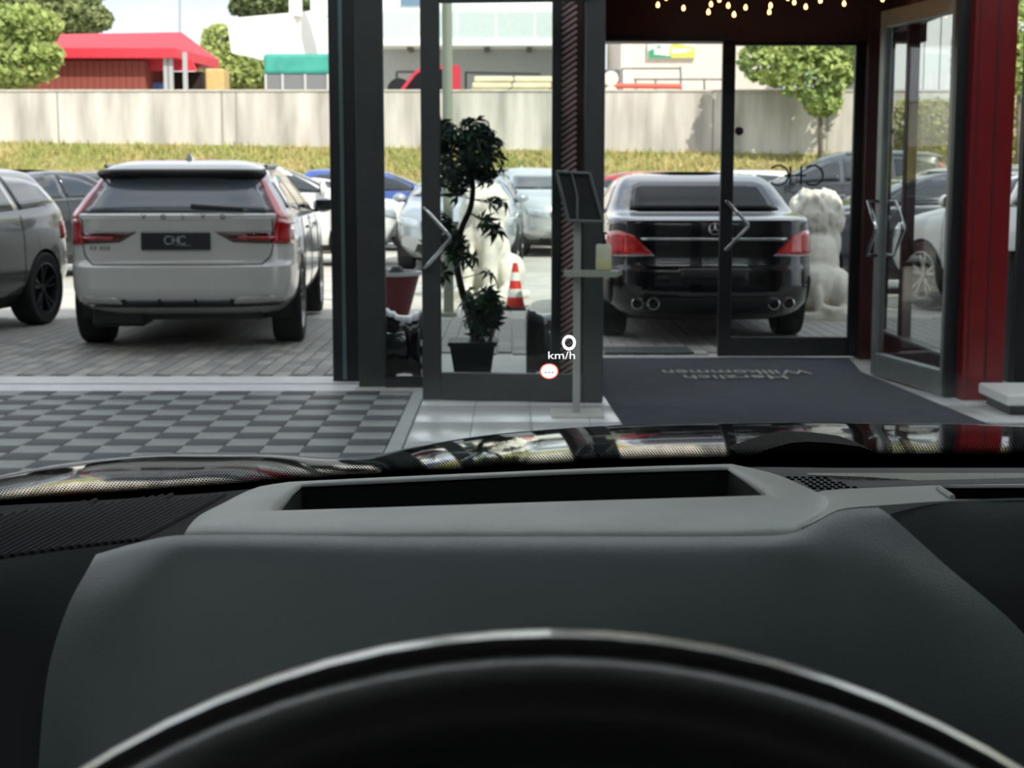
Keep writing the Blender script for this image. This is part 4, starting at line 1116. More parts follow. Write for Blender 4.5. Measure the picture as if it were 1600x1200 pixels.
# --- white modern building
wb = thing('white_building', 'modern white building with cantilevered floor and glass balcony on the terrace', 'building', (PX(640, 60), 60, ZT))
M_WB = mat('white_render', (236, 236, 232), .7)
b = MB(); yA, yB = 52, 64
b.hexa([P(362, 83, yA), P(540, 66, yB), P(540, 66, yB) + Vector((4, 8, 0)), P(362, 83, yA) + Vector((2, 10, 0))], [P(354, 29, yA), P(540, 12, yB), P(540, 12, yB) + Vector((4, 8, 0)), P(354, 29, yA) + Vector((2, 10, 0))])
b.build('cantilever', M_WB, wb, world=True)
b = MB(); b.hexa([P(432, 143, yB), P(936, 143, yB), P(936, 143, yB) + Vector((0, 8, 0)), P(432, 143, yB) + Vector((0, 8, 0))], [P(385, 78, yB), P(936, 68, yB), P(936, 68, yB) + Vector((0, 8, 0)), P(385, 78, yB) + Vector((0, 8, 0))])
b.build('ground_floor', mat('grey_render', (172, 174, 172), .8, var=.05), wb, world=True)
yL = yB - 1.8
MB().bar(PX(590, yL), PX(936, yL), yL, yB + .1, PZ(71, yL), PZ(60, yL)).build('balcony_slab', M_WB, wb, world=True)
for k in range(5):
    a, c = 596 + k * 60, 596 + (k + 1) * 60 - 1.5
    MB().bar(PX(a, yL), PX(c, yL), yL + .05, yL + .09, PZ(60, yL), PZ(18, yL)).build('balustrade_panel', mat('frosted_balustrade', (198, 207, 204), .3, var=.04), wb, world=True)
MB().bar(PX(545, yB), PX(936, yB), yB, yB + 7, PZ(66, yB), PZ(-60, yB)).build('upper_floor', M_WB, wb, world=True)
w_ = MB().bar(PX(627, yB), PX(664, yB), yB - .06, yB + .02, PZ(11, yB), PZ(-25, yB)).build('window_frame', M_WB, wb, world=True)
MB().bar(PX(629, yB), PX(664, yB), yB - .08, yB - .05, PZ(10, yB), PZ(-25, yB)).build('window_glass', mat('blue_glass', (104, 130, 150), .08, coat=1), wb, world=True)
MB().bar(PX(457, 58), PX(474, 58), 58, 58.6, PZ(24, 58), PZ(-25, 58)).build('roof_post', M_WB, wb, world=True)
MB().bar(PX(490, 58), PX(540, 58), 58, 58.6, PZ(24, 58), PZ(-25, 58)).build('roof_post', M_WB, wb, world=True)
for px in (762, 826, 645): MB().bar(PX(px, yB) - .1, PX(px, yB) + .1, yB - 1.2, yB, PZ(82, yB), PZ(74, yB)).build('bracket', mat('bracket_grey', (90, 94, 94), .6), wb, world=True)
# --- red pick-up cab
RY = 43.0
rv = thing('red_van', 'red van cab showing above the concrete wall', 'van', (PX(665, RY), RY, ZT))
zb_ = ZT + .25
cab = [(PX(606, RY), PZ(147, RY)), (PX(625, RY), PZ(142, RY)), (PX(648, RY), PZ(113, RY)), (PX(660, RY), PZ(104, RY)), (PX(716, RY), PZ(101, RY)), (PX(720, RY), PZ(106, RY)), (PX(720, RY), zb_), (PX(606, RY), zb_)]
MB().prism(cab, (0, 1.7, 0), (0, RY, 0)).build('cab', mat('van_red', (206, 60, 74), .3, coat=.8), rv, world=True)
win = [(PX(632, RY), PZ(142, RY)), (PX(651, RY), PZ(117, RY)), (PX(662, RY), PZ(109, RY)), (PX(706, RY), PZ(108, RY)), (PX(706, RY), PZ(142, RY))]
MB().prism(win, (0, -.02, 0), (0, RY, 0)).build('side_window', M_CGLASS, rv, world=True)
for px in (625, 700):
    MB().lathe([(0, 0), (.33, 0), (.33, .22), (0, .22)], 20, 'Y', (PX(px, RY), RY + .02, ZT + .33)).build('wheel', M_TYRE, rv, world=True, smooth=True)
# --- stacked beams
M_BEAM = mat('pale_timber', (226, 214, 180), .8, var=.1, vscale=2, stretch=(1, 4, 4))
bh_ = (PZ(120, 42.2) - PZ(150, 42.2)) / 3
for j in range(4):
    for k in range(3 if j < 3 else 2):
        a, c = 732 + k * 62 + j * 3, 732 + (k + 1) * 62 - 1 + j * 3
        o = MB().bar(PX(a, 42.2), PX(c, 42.2), 42.2, 42.9, ZT + (3 - j) * 0 + j * bh_ * .98, ZT + j * bh_ * .98 + bh_ * .9, bev=.05).build('timber_beam', M_BEAM)
        tag(o, ['pale timber beam in the lowest layer of the stack', 'pale timber beam in the second layer of the stack', 'pale timber beam in the third layer of the stack', 'pale timber beam in the top layer of the stack'][j], 'beam', 'stack of pale beams on the terrace layer %s' % ['one', 'two', 'three', 'four'][j])
rk = MB()
for a, c in (((728, 150), (728, 112)), ((728, 113), (845, 115))): rk.tube([P(*a, 43.6), P(*c, 43.6)], .04, 6)
for a, c in (((620, 150), (620, 112)), ((620, 112), (650, 112))): rk.tube([P(*a, 44.9), P(*c, 44.9)], .04, 6)
tag(rk.build('metal_rack', mat('dark_rack', (66, 70, 70), .5, .4)), 'dark metal rack frame behind the pale beams', 'rack')
# --- right building with sign
EY = 56.0
eb = thing('beige_building', 'beige building with green and yellow company sign', 'building', (PX(1060, EY), EY, ZT))
MB().bar(PX(968, EY), PX(1215, EY), EY, EY + 8, ZT, PZ(-60, EY)).build('wall', mat('beige_render', (216, 206, 194), .8, var=.05), eb, world=True)
MB().bar(PX(968, EY), PX(985, EY), EY - .25, EY, ZT, PZ(-60, EY)).build('corner_pilaster', mat('cream_render', (228, 222, 206), .8, var=.06), eb, world=True)
sg = MB().bar(PX(1009, EY), PX(1082, EY), EY - .14, EY - .02, PZ(92, EY), PZ(66, EY)).build('sign_board', mat('sign_white', (226, 228, 216), .5), eb, world=True)
MB().prism([(PX(1010, EY), PZ(91, EY)), (PX(1046, EY), PZ(91, EY)), (PX(1030, EY), PZ(72, EY)), (PX(1010, EY), PZ(80, EY))], (0, -.02, 0), (0, EY - .14, 0)).build('sign_green', mat('sign_green', (58, 148, 104), .5), sg, world=True)
MB().prism([(PX(1046, EY), PZ(91, EY)), (PX(1081, EY), PZ(91, EY)), (PX(1081, EY), PZ(75, EY)), (PX(1048, EY), PZ(68, EY)), (PX(1040, EY), PZ(80, EY))], (0, -.02, 0), (0, EY - .14, 0)).build('sign_yellow', mat('sign_yellow', (196, 200, 84), .5), sg, world=True)
for k, (a, c, u, v) in enumerate(((1019, 1027, 77, 86), (1028, 1035, 74, 87), (1036, 1042, 78, 88), (1046, 1053, 76, 84), (1054, 1061, 77, 84), (1062, 1069, 76, 83), (1071, 1076, 77, 81), (1013, 1030, 67, 71))):
    MB().bar(PX(a, EY), PX(c, EY), EY - .18, EY - .16, PZ(v, EY), PZ(u, EY), bev=.01).build('sign_mark', mat('sign_mark_white', (244, 244, 240), .5), sg, world=True)
MB().bar(PX(940, 74), PX(990, 74), 74, 75, ZT, PZ(-60, 74)).build('blue_grey_wing', mat('bluegrey_wall', (190, 196, 208), .8), eb, world=True)
rl = thing('railing', 'dark railing with red bar on the terrace edge', 'railing', (PX(1030, 44), 44, ZT))
b = MB()
for px in (993, 1024, 1063, 1100, 1131): b.tube([P(px, 124 if px != 1063 else 104, 44), Vector((PX(px, 44), 44, ZT))], .028, 6)
b.tube([P(972, 107, 44), P(1063, 107, 44)], .028, 6); b.tube([P(990, 124, 44), P(1140, 124, 44)], .028, 6); b.tube([P(972, 107, 44), P(972, 145, 44)], .028, 6)
b.build('rails', mat('rail_dark', (96, 96, 94), .5), rl, world=True)
MB().tube([P(955, 134, 43.9), P(1064, 135, 43.9)], .075, 10).build('red_bar', mat('rail_red', (214, 96, 80), .5), rl, world=True, smooth=True)
for k, zz in enumerate((ZT + .6, ZT + .2)):
    tag(MB().lathe([(0, -.4), (.2, -.4), (.2, .4), (0, .4)], 16, 'Y', (PX(952, 42.6), 42.6, zz)).build('paper_roll', mat('pale_roll', (226, 212, 196), .8), smooth=True), 'pale roll %s at the left end of the railing' % ['lying on top', 'lying at the bottom'][k], 'roll', 'pale rolls at the railing')
tag(MB().bar(PX(944, 45), PX(968, 45), 45, 46.5, ZT, PZ(108, 45), bev=.05).build('dark_bin', mat('dark_bin', (84, 92, 98), .6)), 'dark bin standing left of the beige building', 'bin')
# --- pale panelled building seen through the right door
FY = 50.0
pb = thing('panel_building', 'pale grey panelled building seen through the open right door', 'building', (PX(1460, FY), FY, ZT))
xA, xB = PX(1340, FY), PX(1560, FY); npn = 9
for k in range(npn):
    MB().bar(xA + (xB - xA) * k / npn, xA + (xB - xA) * (k + 1) / npn - .04, FY, FY + .2, ZT - 1.0 + .5, PZ(-60, FY)).build('wall_panel', mat('pale_panel', (206, 206, 206), .6, var=.03), pb, world=True)
MB().bar(xA, xB, FY + .15, FY + 7, ZT, PZ(-60, FY)).build('core', mat('panel_core', (150, 150, 150), .8), pb, world=True)
for k in range(4):
    MB().bar(PX(1478, FY), PX(1495, FY), FY - .03, FY, PZ(112 - k * 14.5, FY) , PZ(104 - k * 14.5, FY)).build('facade_lettering', mat('dark_letters', (88, 90, 92), .6), pb, world=True)
# hedge on the bank at right
hd_ = thing('hedge', 'dry yellow-green hedge below the pale panelled building', 'hedge', (PX(1470, 39.3), 39.3, 2.2))
f = MB()
for k in range(9): blob_leaves(f, P(1415 + k * 22, 200, 39.2), (.5, .35, .75), 420, .08, rr_)
o = f.build('foliage', mat('hedge_leaves', (176, 170, 104), .7, rgb2=(140, 146, 84), vscale=1), hd_, world=True, fix=False); o['kind'] = 'stuff'
b = MB()
for k in range(9): b.tube([P(1415 + k * 22, 200, 39.2), P(1415 + k * 22, 245, 39.2)], .03, 5)
b.build('stems', mat('tree_bark', (0, 0, 0)), hd_, world=True)
# ============================================================ THE CAR WE SIT IN
XC = .38
own = thing('showroom_car', 'black car in the foreground with dashboard, steering wheel and glossy bonnet', 'car', (XC, 0.9, 0.011))
OW = dict(world=True)
M_BON = mat('gloss_black_bonnet', (12, 14, 16), .06, 0, coat=1.0, spec=.6)
M_DASH = mat('dash_soft_grey', (78, 87, 87), .4, 0, var=.05, vscale=14, bump=.12, bscale=900)
M_DASHT = mat('dash_sky_lit_grey', (124, 131, 128), .36, 0, var=.06, vscale=20, bump=.14, bscale=900)  # paler than the hood; skylight on upward faces put into the colour
M_DASHD = mat('dash_dark', (34, 38, 40), .6, 0, spec=.25, bump=.1, bscale=700)
M_HOLE = mat('slot_shade_black', (3, 3, 4), 1.0, spec=0.0)  # flat black painted for the shade inside vent slot and grille holes
M_VOID = mat('matt_black_void', (6, 7, 9), .8, spec=.2)
# --- bonnet
tt = [0, .2, .38, .5, .57, .63, .72, .82, .92, 1.0]
dzv = [.010, .006, -.005, -.022, -.037, -.040, -.035, -.034, -.040, -.056]
dzf = pchip(tt, dzv)
def bon_z(X, Y):
    u = Y - 1.35; t = abs(X - XC)
    z = 1.098 - .055 * u - .082 * u * u - (max(0, Y - 2.15) ** 2) * .25
    return z + dzf(min(t, 1.0))
xs = list(np.linspace(XC - 1.0, XC + 1.0, 121)); ys = list(np.linspace(1.02, 2.62, 61)); rows = []
for Y in ys:
    r = [Vector((x, Y, bon_z(x, Y))) for x in xs]
    r = [Vector((xs[0] - .03, Y, .45)), Vector((xs[0] - .025, Y, bon_z(xs[0], Y) - .08))] + r + [Vector((xs[-1] + .025, Y, bon_z(xs[-1], Y) - .08)), Vector((xs[-1] + .03, Y, .45))]
    rows.append(r)
last = rows[-1]
rows.append([Vector((v.x, v.y + .08, min(v.z, .86))) for v in last]); rows.append([Vector((v.x, v.y + .10, min(v.z, .40))) for v in last])
MB().grid(rows).build('bonnet', M_BON, own, smooth='all', **OW)
# --- windscreen with printed black dot band
fr_px = [-700, -200, 0, 150, 300, 450, 600, 800, 1000, 1200, 1400, 1600, 2000, 2600]
fr_py = [822, 798, 783, 772, 761, 750, 740, 729, 718, 714, 712, 711, 712, 722]
frf = pchip(fr_px, fr_py)
def base_Y(px):
    Y = 1.25
    for _ in range(6): Y = 1.30 - .20 * (((px - 800) * Y / 2400 - XC) / .75) ** 2
    return Y
RK = math.radians(30)
def screen_pt(px, v):
    Y = base_Y(px); p = P(px, frf(px), Y)
    x = XC + (p.x - XC) * (1 - .16 * max(v, 0))
    bow = .05 * math.sin(min(max(v, 0), 1.0) * math.pi)
    return Vector((x, p.y - math.cos(RK) * v + bow * .5, p.z + math.sin(RK) * v + bow * .86))
pxs = list(np.linspace(-650, 2520, 61)); vs = [-.07, -.05, -.03, -.015, 0, .015, .03, .05] + list(np.linspace(.1, 1.02, 16))
m = bpy.data.materials.new('windscreen_glass'); m.use_nodes = True; nt = m.node_tree; nt.nodes.clear(); N = nt.nodes.new; Lk = nt.links.new
out = N('ShaderNodeOutputMaterial'); mx = N('ShaderNodeMixShader'); tr = N('ShaderNodeBsdfTransparent'); gl = N('ShaderNodeBsdfGlossy'); gl.inputs['Roughness'].default_value = 0
tr.inputs['Color'].default_value = (.95, .965, .955, 1)
frn = N('ShaderNodeFresnel'); frn.inputs['IOR'].default_value = 1.3
mu = N('ShaderNodeMath'); mu.operation = 'MULTIPLY'; mu.inputs[1].default_value = .22
Lk(frn.outputs[0], mu.inputs[0]); Lk(mu.outputs[0], mx.inputs[0]); Lk(tr.outputs[0], mx.inputs[1]); Lk(gl.outputs[0], mx.inputs[2])
uv = N('ShaderNodeUVMap'); uv.uv_map = 'UVMap'; sep = N('ShaderNodeSeparateXYZ'); Lk(uv.outputs[0], sep.inputs[0])
def mth(op, a, b=None):
    n = N('ShaderNodeMath'); n.operation = op
    for i, q in enumerate((a, b)):
        if q is None: continue
        if isinstance(q, (int, float)): n.inputs[i].default_value = q
        else: Lk(q, n.inputs[i])
    return n.outputs[0]
S_ = 1 / .0026
ux, uy = mth('MULTIPLY', sep.outputs[0], S_), mth('MULTIPLY', sep.outputs[1], S_)
row_ = mth('FLOOR', uy); ux2 = mth('ADD', ux, mth('MULTIPLY', mth('MODULO', row_, 2.0), .5))
fx_, fy_ = mth('SUBTRACT', mth('FRACT', ux2), .5), mth('SUBTRACT', mth('FRACT', uy), .5)
dist = mth('SQRT', mth('ADD', mth('MULTIPLY', fx_, fx_), mth('MULTIPLY', fy_, fy_)))
thr = N('ShaderNodeMapRange'); Lk(sep.outputs[1], thr.inputs[0]); thr.inputs[1].default_value = 0.0; thr.inputs[2].default_value = .024; thr.inputs[3].default_value = .70; thr.inputs[4].default_value = .08
inside = mth('LESS_THAN', dist, thr.outputs[0]); inside = mth('MULTIPLY', inside, mth('LESS_THAN', sep.outputs[1], .024))
solid = mth('LESS_THAN', sep.outputs[1], 0.0); mask = mth('MAXIMUM', inside, solid)
fri = N('ShaderNodeBsdfDiffuse'); fri.inputs['Color'].default_value = (.004, .004, .005, 1)
mx2 = N('ShaderNodeMixShader'); Lk(mask, mx2.inputs[0]); Lk(mx.outputs[0], mx2.inputs[1]); Lk(fri.outputs[0], mx2.inputs[2]); Lk(mx2.outputs[0], out.inputs['Surface'])
gb_ = MB().grid([[screen_pt(px, v) for px in pxs] for v in vs])
ws_o = gb_.build('windscreen', m, own, smooth='all', fix=False, **OW)
me = ws_o.data; uvl = me.uv_layers.new(name='UVMap'); nn = len(pxs)
arc = np.r_[0, np.cumsum([(screen_pt(pxs[i + 1], 0) - screen_pt(pxs[i], 0)).length for i in range(nn - 1)])]
for lp in me.loops:
    i = lp.vertex_index; uvl.data[lp.index].uv = (arc[i % nn], vs[i // nn])
# screen edge black band at the sides and top, pillars, roof lining, doors; unseen cabin parts, put in to shade the dash
for s, col in ((0, 0), (1, nn - 1)):
    pts = [screen_pt(pxs[col], v) for v in vs]
    MB().tube(pts, .045, 8).build('a_pillar', M_DASHD, own, smooth='all', **OW)
topl = [screen_pt(px, 1.02) for px in pxs]
rows = [topl] + [[Vector((v.x * 1.0, v.y - d, v.z + h)) for v in topl] for d, h in ((.3, .05), (.9, .07), (1.7, .06), (2.3, -.02))]
MB().grid(rows).build('roof_lining', mat('roof_lining', (120, 120, 116), .9), own, smooth='all', fix=False, **OW)
MB().grid([[v + Vector((0, 0, .05)) for v in r] for r in rows]).build('roof', M_BON, own, smooth='all', fix=False, **OW)
for s, nm in ((-1, 'door_panel'), (1, 'door_panel')):
    MB().bar(XC + s * .93, XC + s * .80, -1.6, 1.0, .25, 1.10, bev=.04).build(nm, M_DASHD, own, smooth=True, **OW)
    MB().tube([Vector((XC + s * .80, -.25, 1.08)), Vector((XC + s * .68, -.30, 1.66))], .05, 8).build('b_pillar', M_DASHD, own, **OW)
MB().bar(XC - .8, XC + .8, -1.75, -1.6, .25, 1.15, bev=.05).build('rear_bulkhead', M_DASHD, own, **OW)
MB().bar(XC - .9, XC + .9, -1.6, 2.3, .22, .30).build('cabin_floor', M_DASHD, own, **OW)
for x in (0.02, .74):
    s = MB().box((x, -.25, .50), (.50, .52, .22), bev=.07).build('seat', mat('seat_leather', (44, 46, 48), .5), own, smooth=True, **OW)
    MB().box((x, -.62, .92), (.48, .18, .72), rx=-.25, bev=.07).build('seat_back', MATS['seat_leather'], own, smooth=True, **OW)
for y in (2.05,):
    for s in (-1, 1): MB().lathe([(.20, -.12), (.33, -.12), (.36, -.09), (.36, .09), (.33, .12), (.20, .12), (.0, .11)], 32, 'X', (XC + s * .82, y, .36 + .011)).build('wheel', M_TYRE, own, smooth=True, **OW)
for s in (-1, 1): MB().lathe([(.20, -.12), (.33, -.12), (.36, -.09), (.36, .09), (.33, .12), (.20, .12), (.0, .11)], 32, 'X', (XC + s * .82, -1.0, .36 + .011)).build('wheel', M_TYRE, own, smooth=True, **OW)
# wiper pivot cover resting on the cowl
wp = [(1160, 716), (1200, 702), (1235, 692), (1262, 690), (1300, 692), (1345, 698), (1372, 708), (1380, 718)]
b = MB(); n = len(wp); f_ = [P(x, y, 1.345) for x, y in wp]; k_ = [P(x, y + 2, 1.345) + Vector((0, .09, -.004)) for x, y in wp]
b.add(f_ + k_, [tuple(range(n)), tuple(range(2 * n - 1, n - 1, -1))] + [(i, i + n, (i + 1) % n + n, (i + 1) % n) for i in range(n)])
b.build('wiper_arm', mat('wiper_black', (8, 9, 10), .8, spec=.08), own, **OW)
MB().tube([P(1370, 716, 1.36), P(1700, 718, 1.36), P(2100, 722, 1.33)], .005, 8).build('wiper_blade', M_BLACK, own, **OW)

# --- dashboard
dash = bpy.data.objects.new('dashboard', None); COL.objects.link(dash); dash.parent = own
def dsheet(name, rows, nu, nv, m, thick=.012, parent=None):
    g = sheet(rows, nu, nv); b = MB(); b.grid(g); nm, nn_ = len(g), len(g[0]); k = len(b.v)
    low = [[v + Vector((0, .0, -thick)) for v in r] for r in g]
    ring = [(0, i) for i in range(nn_)] + [(j, nn_ - 1) for j in range(1, nm)] + [(nm - 1, i) for i in range(nn_ - 2, -1, -1)] + [(j, 0) for j in range(nm - 2, 0, -1)]
    b.v += [tuple(low[j][i]) for j, i in ring]; q = len(ring)
    b.f += [(ring[i][0] * nn_ + ring[i][1], ring[(i + 1) % q][0] * nn_ + ring[(i + 1) % q][1], k + (i + 1) % q, k + i) for i in range(q)]
    return b.build(name, m, parent or dash, smooth=True, **OW)
from mathutils.bvhtree import BVHTree
def caster(o):
    ofs = own.location
    t = BVHTree.FromPolygons([v.co + ofs for v in o.data.vertices], [list(p.vertices) for p in o.data.polygons])
    def f(px, py, lift=.0):
        d = FW * FPX + Vector((1, 0, 0)) * (px - 800) + UP * (600 - py)
        h = t.ray_cast(Vector((0, 0, HC)), d.normalized())
        return (h[0] + Vector((0, 0, lift))) if h[0] else None
    return f
# head-up-display bezel: ring between outer outline and opening
of = [(285, 836, .80), (400, 838, .80), (600, 838, .80), (900, 838, .80), (1120, 838, .80), (1240, 834, .805)]
orr = [(1240, 834, .805), (1290, 806, .85), (1300, 786, .93), (1270, 768, .99), (1215, 745, 1.06), (1146, 728, 1.085)]
ofar = [(1146, 728, 1.085), (1000, 732, 1.085), (800, 740, 1.085), (600, 749, 1.085), (446, 756, 1.08)]
ol = [(446, 756, 1.08), (395, 765, 1.05), (340, 792, .96), (300, 815, .88), (285, 836, .80)]
inf = [(432, 803, .895), (600, 797, .90), (900, 786, .90), (1198, 776, .905)]
inr = [(1198, 776, .905), (1190, 766, .94), (1165, 748, 1.0), (1136, 731, 1.06)]
infar = [(1136, 731, 1.06), (900, 738, 1.06), (700, 747, 1.06), (472, 758, 1.06)]
inl = [(472, 758, 1.06), (455, 772, 1.0), (438, 793, .93), (432, 803, .895)]
def loop(parts, ns):
    L = []
    for p, n in zip(parts, ns): L += [Vector(v) for v in resample([P(*q) for q in p], n)[:-1]]
    return L
ns = (40, 18, 40, 18)
Lo, Li = loop((of, orr, ofar, ol), ns), loop((inf, inr, infar, inl), ns)
rows = []
for s, hz in ((0, -.003), (.015, .0), (.06, .0022), (.15, .004), (.3, .005), (.6, .005), (.9, .003), (1, 0), (1.0, -.004)):
    rows.append([a.lerp(c, s) + Vector((0, 0, hz * min(1, max(.15, (a - c).length / .07)))) for a, c in zip(Lo, Li)])
MB().grid(rows, closed=True).build('display_bezel', M_DASHT, dash, smooth='all', **OW)
cen = sum(Li, Vector()) / len(Li)
rows = [[v + Vector((0, 0, -.003)) for v in Li], [v.lerp(cen, .03) + Vector((0, 0, -.05)) for v in Li], [v.lerp(cen, .15) + Vector((0, 0, -.13)) for v in Li], [v.lerp(cen, .98) + Vector((0, 0, -.135)) for v in Li]]
MB().grid(rows, closed=True).build('display_recess', M_VOID, dash, smooth='all', **OW)
# instrument hood facing the driver
dsheet('instrument_hood', [
    [(150, 866, .825), (215, 848, .812), (285, 836, .80), (600, 838, .80), (900, 838, .80), (1120, 838, .80), (1235, 834, .80), (1272, 818, .805), (1312, 798, .815), (1372, 793, .82)],
    [(140, 884, .812), (212, 862, .799), (285, 853, .787), (600, 854, .787), (900, 854, .787), (1120, 854, .787), (1238, 850, .787), (1280, 830, .797), (1325, 812, .807), (1392, 806, .812)],
    [(105, 950, .79), (190, 925, .775), (300, 915, .77), (600, 915, .768), (900, 915, .768), (1120, 915, .768), (1250, 912, .77), (1330, 905, .775), (1410, 895, .78), (1480, 885, .79)],
    [(75, 1050, .765), (170, 1030, .75), (300, 1020, .745), (600, 1015, .742), (900, 1015, .742), (1120, 1015, .742), (1270, 1012, .745), (1380, 1005, .75), (1490, 995, .755), (1590, 980, .765)],
    [(60, 1200, .73), (150, 1190, .715), (300, 1180, .71), (600, 1180, .705), (900, 1180, .705), (1120, 1180, .705), (1290, 1180, .71), (1430, 1170, .715), (1570, 1150, .72), (1700, 1120, .73)],
    [(50, 1400, .69), (140, 1400, .68), (300, 1400, .67), (600, 1400, .665), (900, 1400, .665), (1120, 1400, .665), (1310, 1400, .67), (1480, 1400, .675), (1640, 1390, .68), (1800, 1380, .69)]], 70, 40, M_DASH, .02)
# left fascia, below the ribbed panel
dsheet('left_fascia', [
    [(-300, 925, .87), (-100, 892, .87), (0, 876, .87), (100, 862, .865), (215, 849, .86)],
    [(-300, 960, .855), (-100, 930, .855), (0, 915, .855), (100, 905, .85), (215, 895, .845)],
    [(-300, 1060, .83), (-100, 1040, .83), (0, 1030, .83), (100, 1020, .82), (200, 1010, .82)],
    [(-300, 1400, .76), (-100, 1400, .76), (0, 1400, .76), (100, 1400, .76), (200, 1400, .75)]], 24, 18, M_DASHD, .02)
# ribbed panel towards the windscreen pillar
rib_p = dsheet('ribbed_panel', [
    [(-350, 935, .875), (-100, 893, .875), (0, 877, .875), (100, 863, .87), (215, 849, .865), (300, 838, .86)],
    [(-350, 850, .98), (-100, 825, .98), (0, 815, .98), (120, 808, .98), (260, 800, .98), (360, 795, .98)],
    [(-350, 815, 1.06), (-100, 798, 1.06), (0, 790, 1.07), (150, 782, 1.08), (330, 770, 1.09), (430, 760, 1.09)]], 30, 12, mat('rib_base', (14, 15, 17), .8, spec=.1), .02)
M_RIBD = mat('rib_dark', (24, 26, 31), .75, spec=.15)
cr = caster(rib_p)
for k in range(30):
    x = -260 + k * (21 - k * .16)
    yb = np.interp(x, [-350, -100, 0, 100, 215], [934, 892, 876, 862, 849]) - 3
    pts = [cr(x + q * 1.9, yb - q, .0006) for q in np.linspace(0, 95, 9)]
    pts = [p for p in pts if p is not None]
    if len(pts) > 2: MB().tube(pts, .0019, 5).build('rib', M_RIBD, rib_p, world=True)
# right shelf with speaker grille, slot and fascia
shelf = dsheet('right_shelf', [
    [(1236, 832, .815), (1275, 814, .82), (1312, 796, .83), (1372, 790, .84), (1470, 783, .85), (1600, 778, .86), (1900, 772, .86)],
    [(1290, 790, .90), (1300, 782, .905), (1330, 776, .91), (1390, 772, .915), (1470, 768, .92), (1600, 766, .92), (1900, 764, .92)],
    [(1270, 768, .99), (1290, 765, .99), (1320, 763, 1.0), (1390, 760, 1.0), (1470, 757, 1.0), (1600, 755, 1.0), (1900, 752, 1.0)]], 40, 16, M_DASHT, .015)
tray = dsheet('upper_tray', [
    [(1262, 769, .985), (1290, 765, .985), (1320, 763, .995), (1390, 760, .995), (1470, 757, .995), (1600, 755, .995), (1900, 752, .995)],
    [(1205, 748, 1.06), (1250, 750, 1.06), (1300, 751, 1.06), (1390, 749, 1.06), (1470, 748, 1.06), (1600, 746, 1.06), (1900, 744, 1.06)],
    [(1165, 735, 1.11), (1230, 738, 1.11), (1300, 739, 1.12), (1390, 739, 1.12), (1470, 739, 1.12), (1600, 738, 1.12), (1900, 736, 1.12)],
    [(1150, 730, 1.16), (1220, 730, 1.17), (1300, 731, 1.18), (1390, 731, 1.18), (1470, 731, 1.18), (1600, 731, 1.18), (1900, 731, 1.16)]], 40, 16, mat('tray_dark', (34, 37, 41), .6, spec=.2, bump=.1, bscale=800), .015)
tag(shelf, 'grained dash shelf')
gh = MB(); cs = caster(shelf); ct = caster(tray)
for j in range(7):
    for i in range(11):
        px, py = 1232 + i * 11.5 + (j % 2) * 5.7, 746.5 + j * 3.3 + i * .3
        if px < 1226 + j * 9 or px > 1290 + j * 13: continue
        c = ct(px, py, .0004) or cs(px, py, .0004)
        if c is not None: gh.box(c, (.0026, .0036, .0008))
go_ = gh.build('speaker_grille', M_HOLE, dash, **OW); go_['kind'] = 'stuff'
dsheet('grained_strip', [
    [(1262, 742, 1.09), (1350, 745, 1.06), (1450, 751, 1.045), (1600, 752, 1.04), (1900, 752, 1.04)],
    [(1262, 740, 1.10), (1350, 741, 1.08), (1450, 743, 1.07), (1600, 744, 1.065), (1900, 744, 1.065)],
    [(1262, 739, 1.11), (1350, 739, 1.10), (1450, 739, 1.10), (1600, 739, 1.10), (1900, 739, 1.10)]], 24, 7, mat('grain_strip', (112, 114, 106), .45, bump=.6, bscale=500), .006)
vent = MB(); rows = []  # black sheet laid on the shelf as the shaded slot opening
for t in np.linspace(0, 1, 5):
    l0, r0_ = (1466 + 22 * t, 765 + 15.5 * t), (1880, 763 + 12 * t)
    rows.append([cs(l0[0] + (r0_[0] - l0[0]) * q, l0[1] + (r0_[1] - l0[1]) * q, .0012) for q in np.linspace(0, 1, 14)])
if all(p is not None for r in rows for p in r):
    vent.grid(rows); vent.grid([[p - Vector((0, 0, .012)) for p in r] for r in rows])
    vo = vent.build('demister_vent', M_HOLE, dash, fix=False, **OW)
    MB().tube([rows[-1][0], rows[2][0], rows[0][0]] + rows[0][1:], .0018, 6).build('vent_rim', M_DASHT, vo, **OW)
dsheet('right_fascia', [
    [(1330, 800, .845), (1372, 796, .845), (1470, 786, .85), (1600, 781, .86), (1900, 774, .86)],
    [(1350, 830, .835), (1400, 825, .835), (1480, 818, .838), (1620, 812, .845), (1900, 804, .845)],
    [(1380, 950, .81), (1450, 945, .81), (1540, 935, .81), (1680, 930, .82), (1900, 920, .82)],
    [(1420, 1250, .76), (1520, 1250, .76), (1600, 1250, .76), (1700, 1240, .77), (1900, 1230, .77)]], 26, 18, M_DASHD, .02)
# hidden filler under the dash so that no light leaks through
MB().bar(XC - .85, XC + .85, .78, 1.12, .45, 1.03, bev=.04).build('dash_core', M_VOID, dash, **OW)

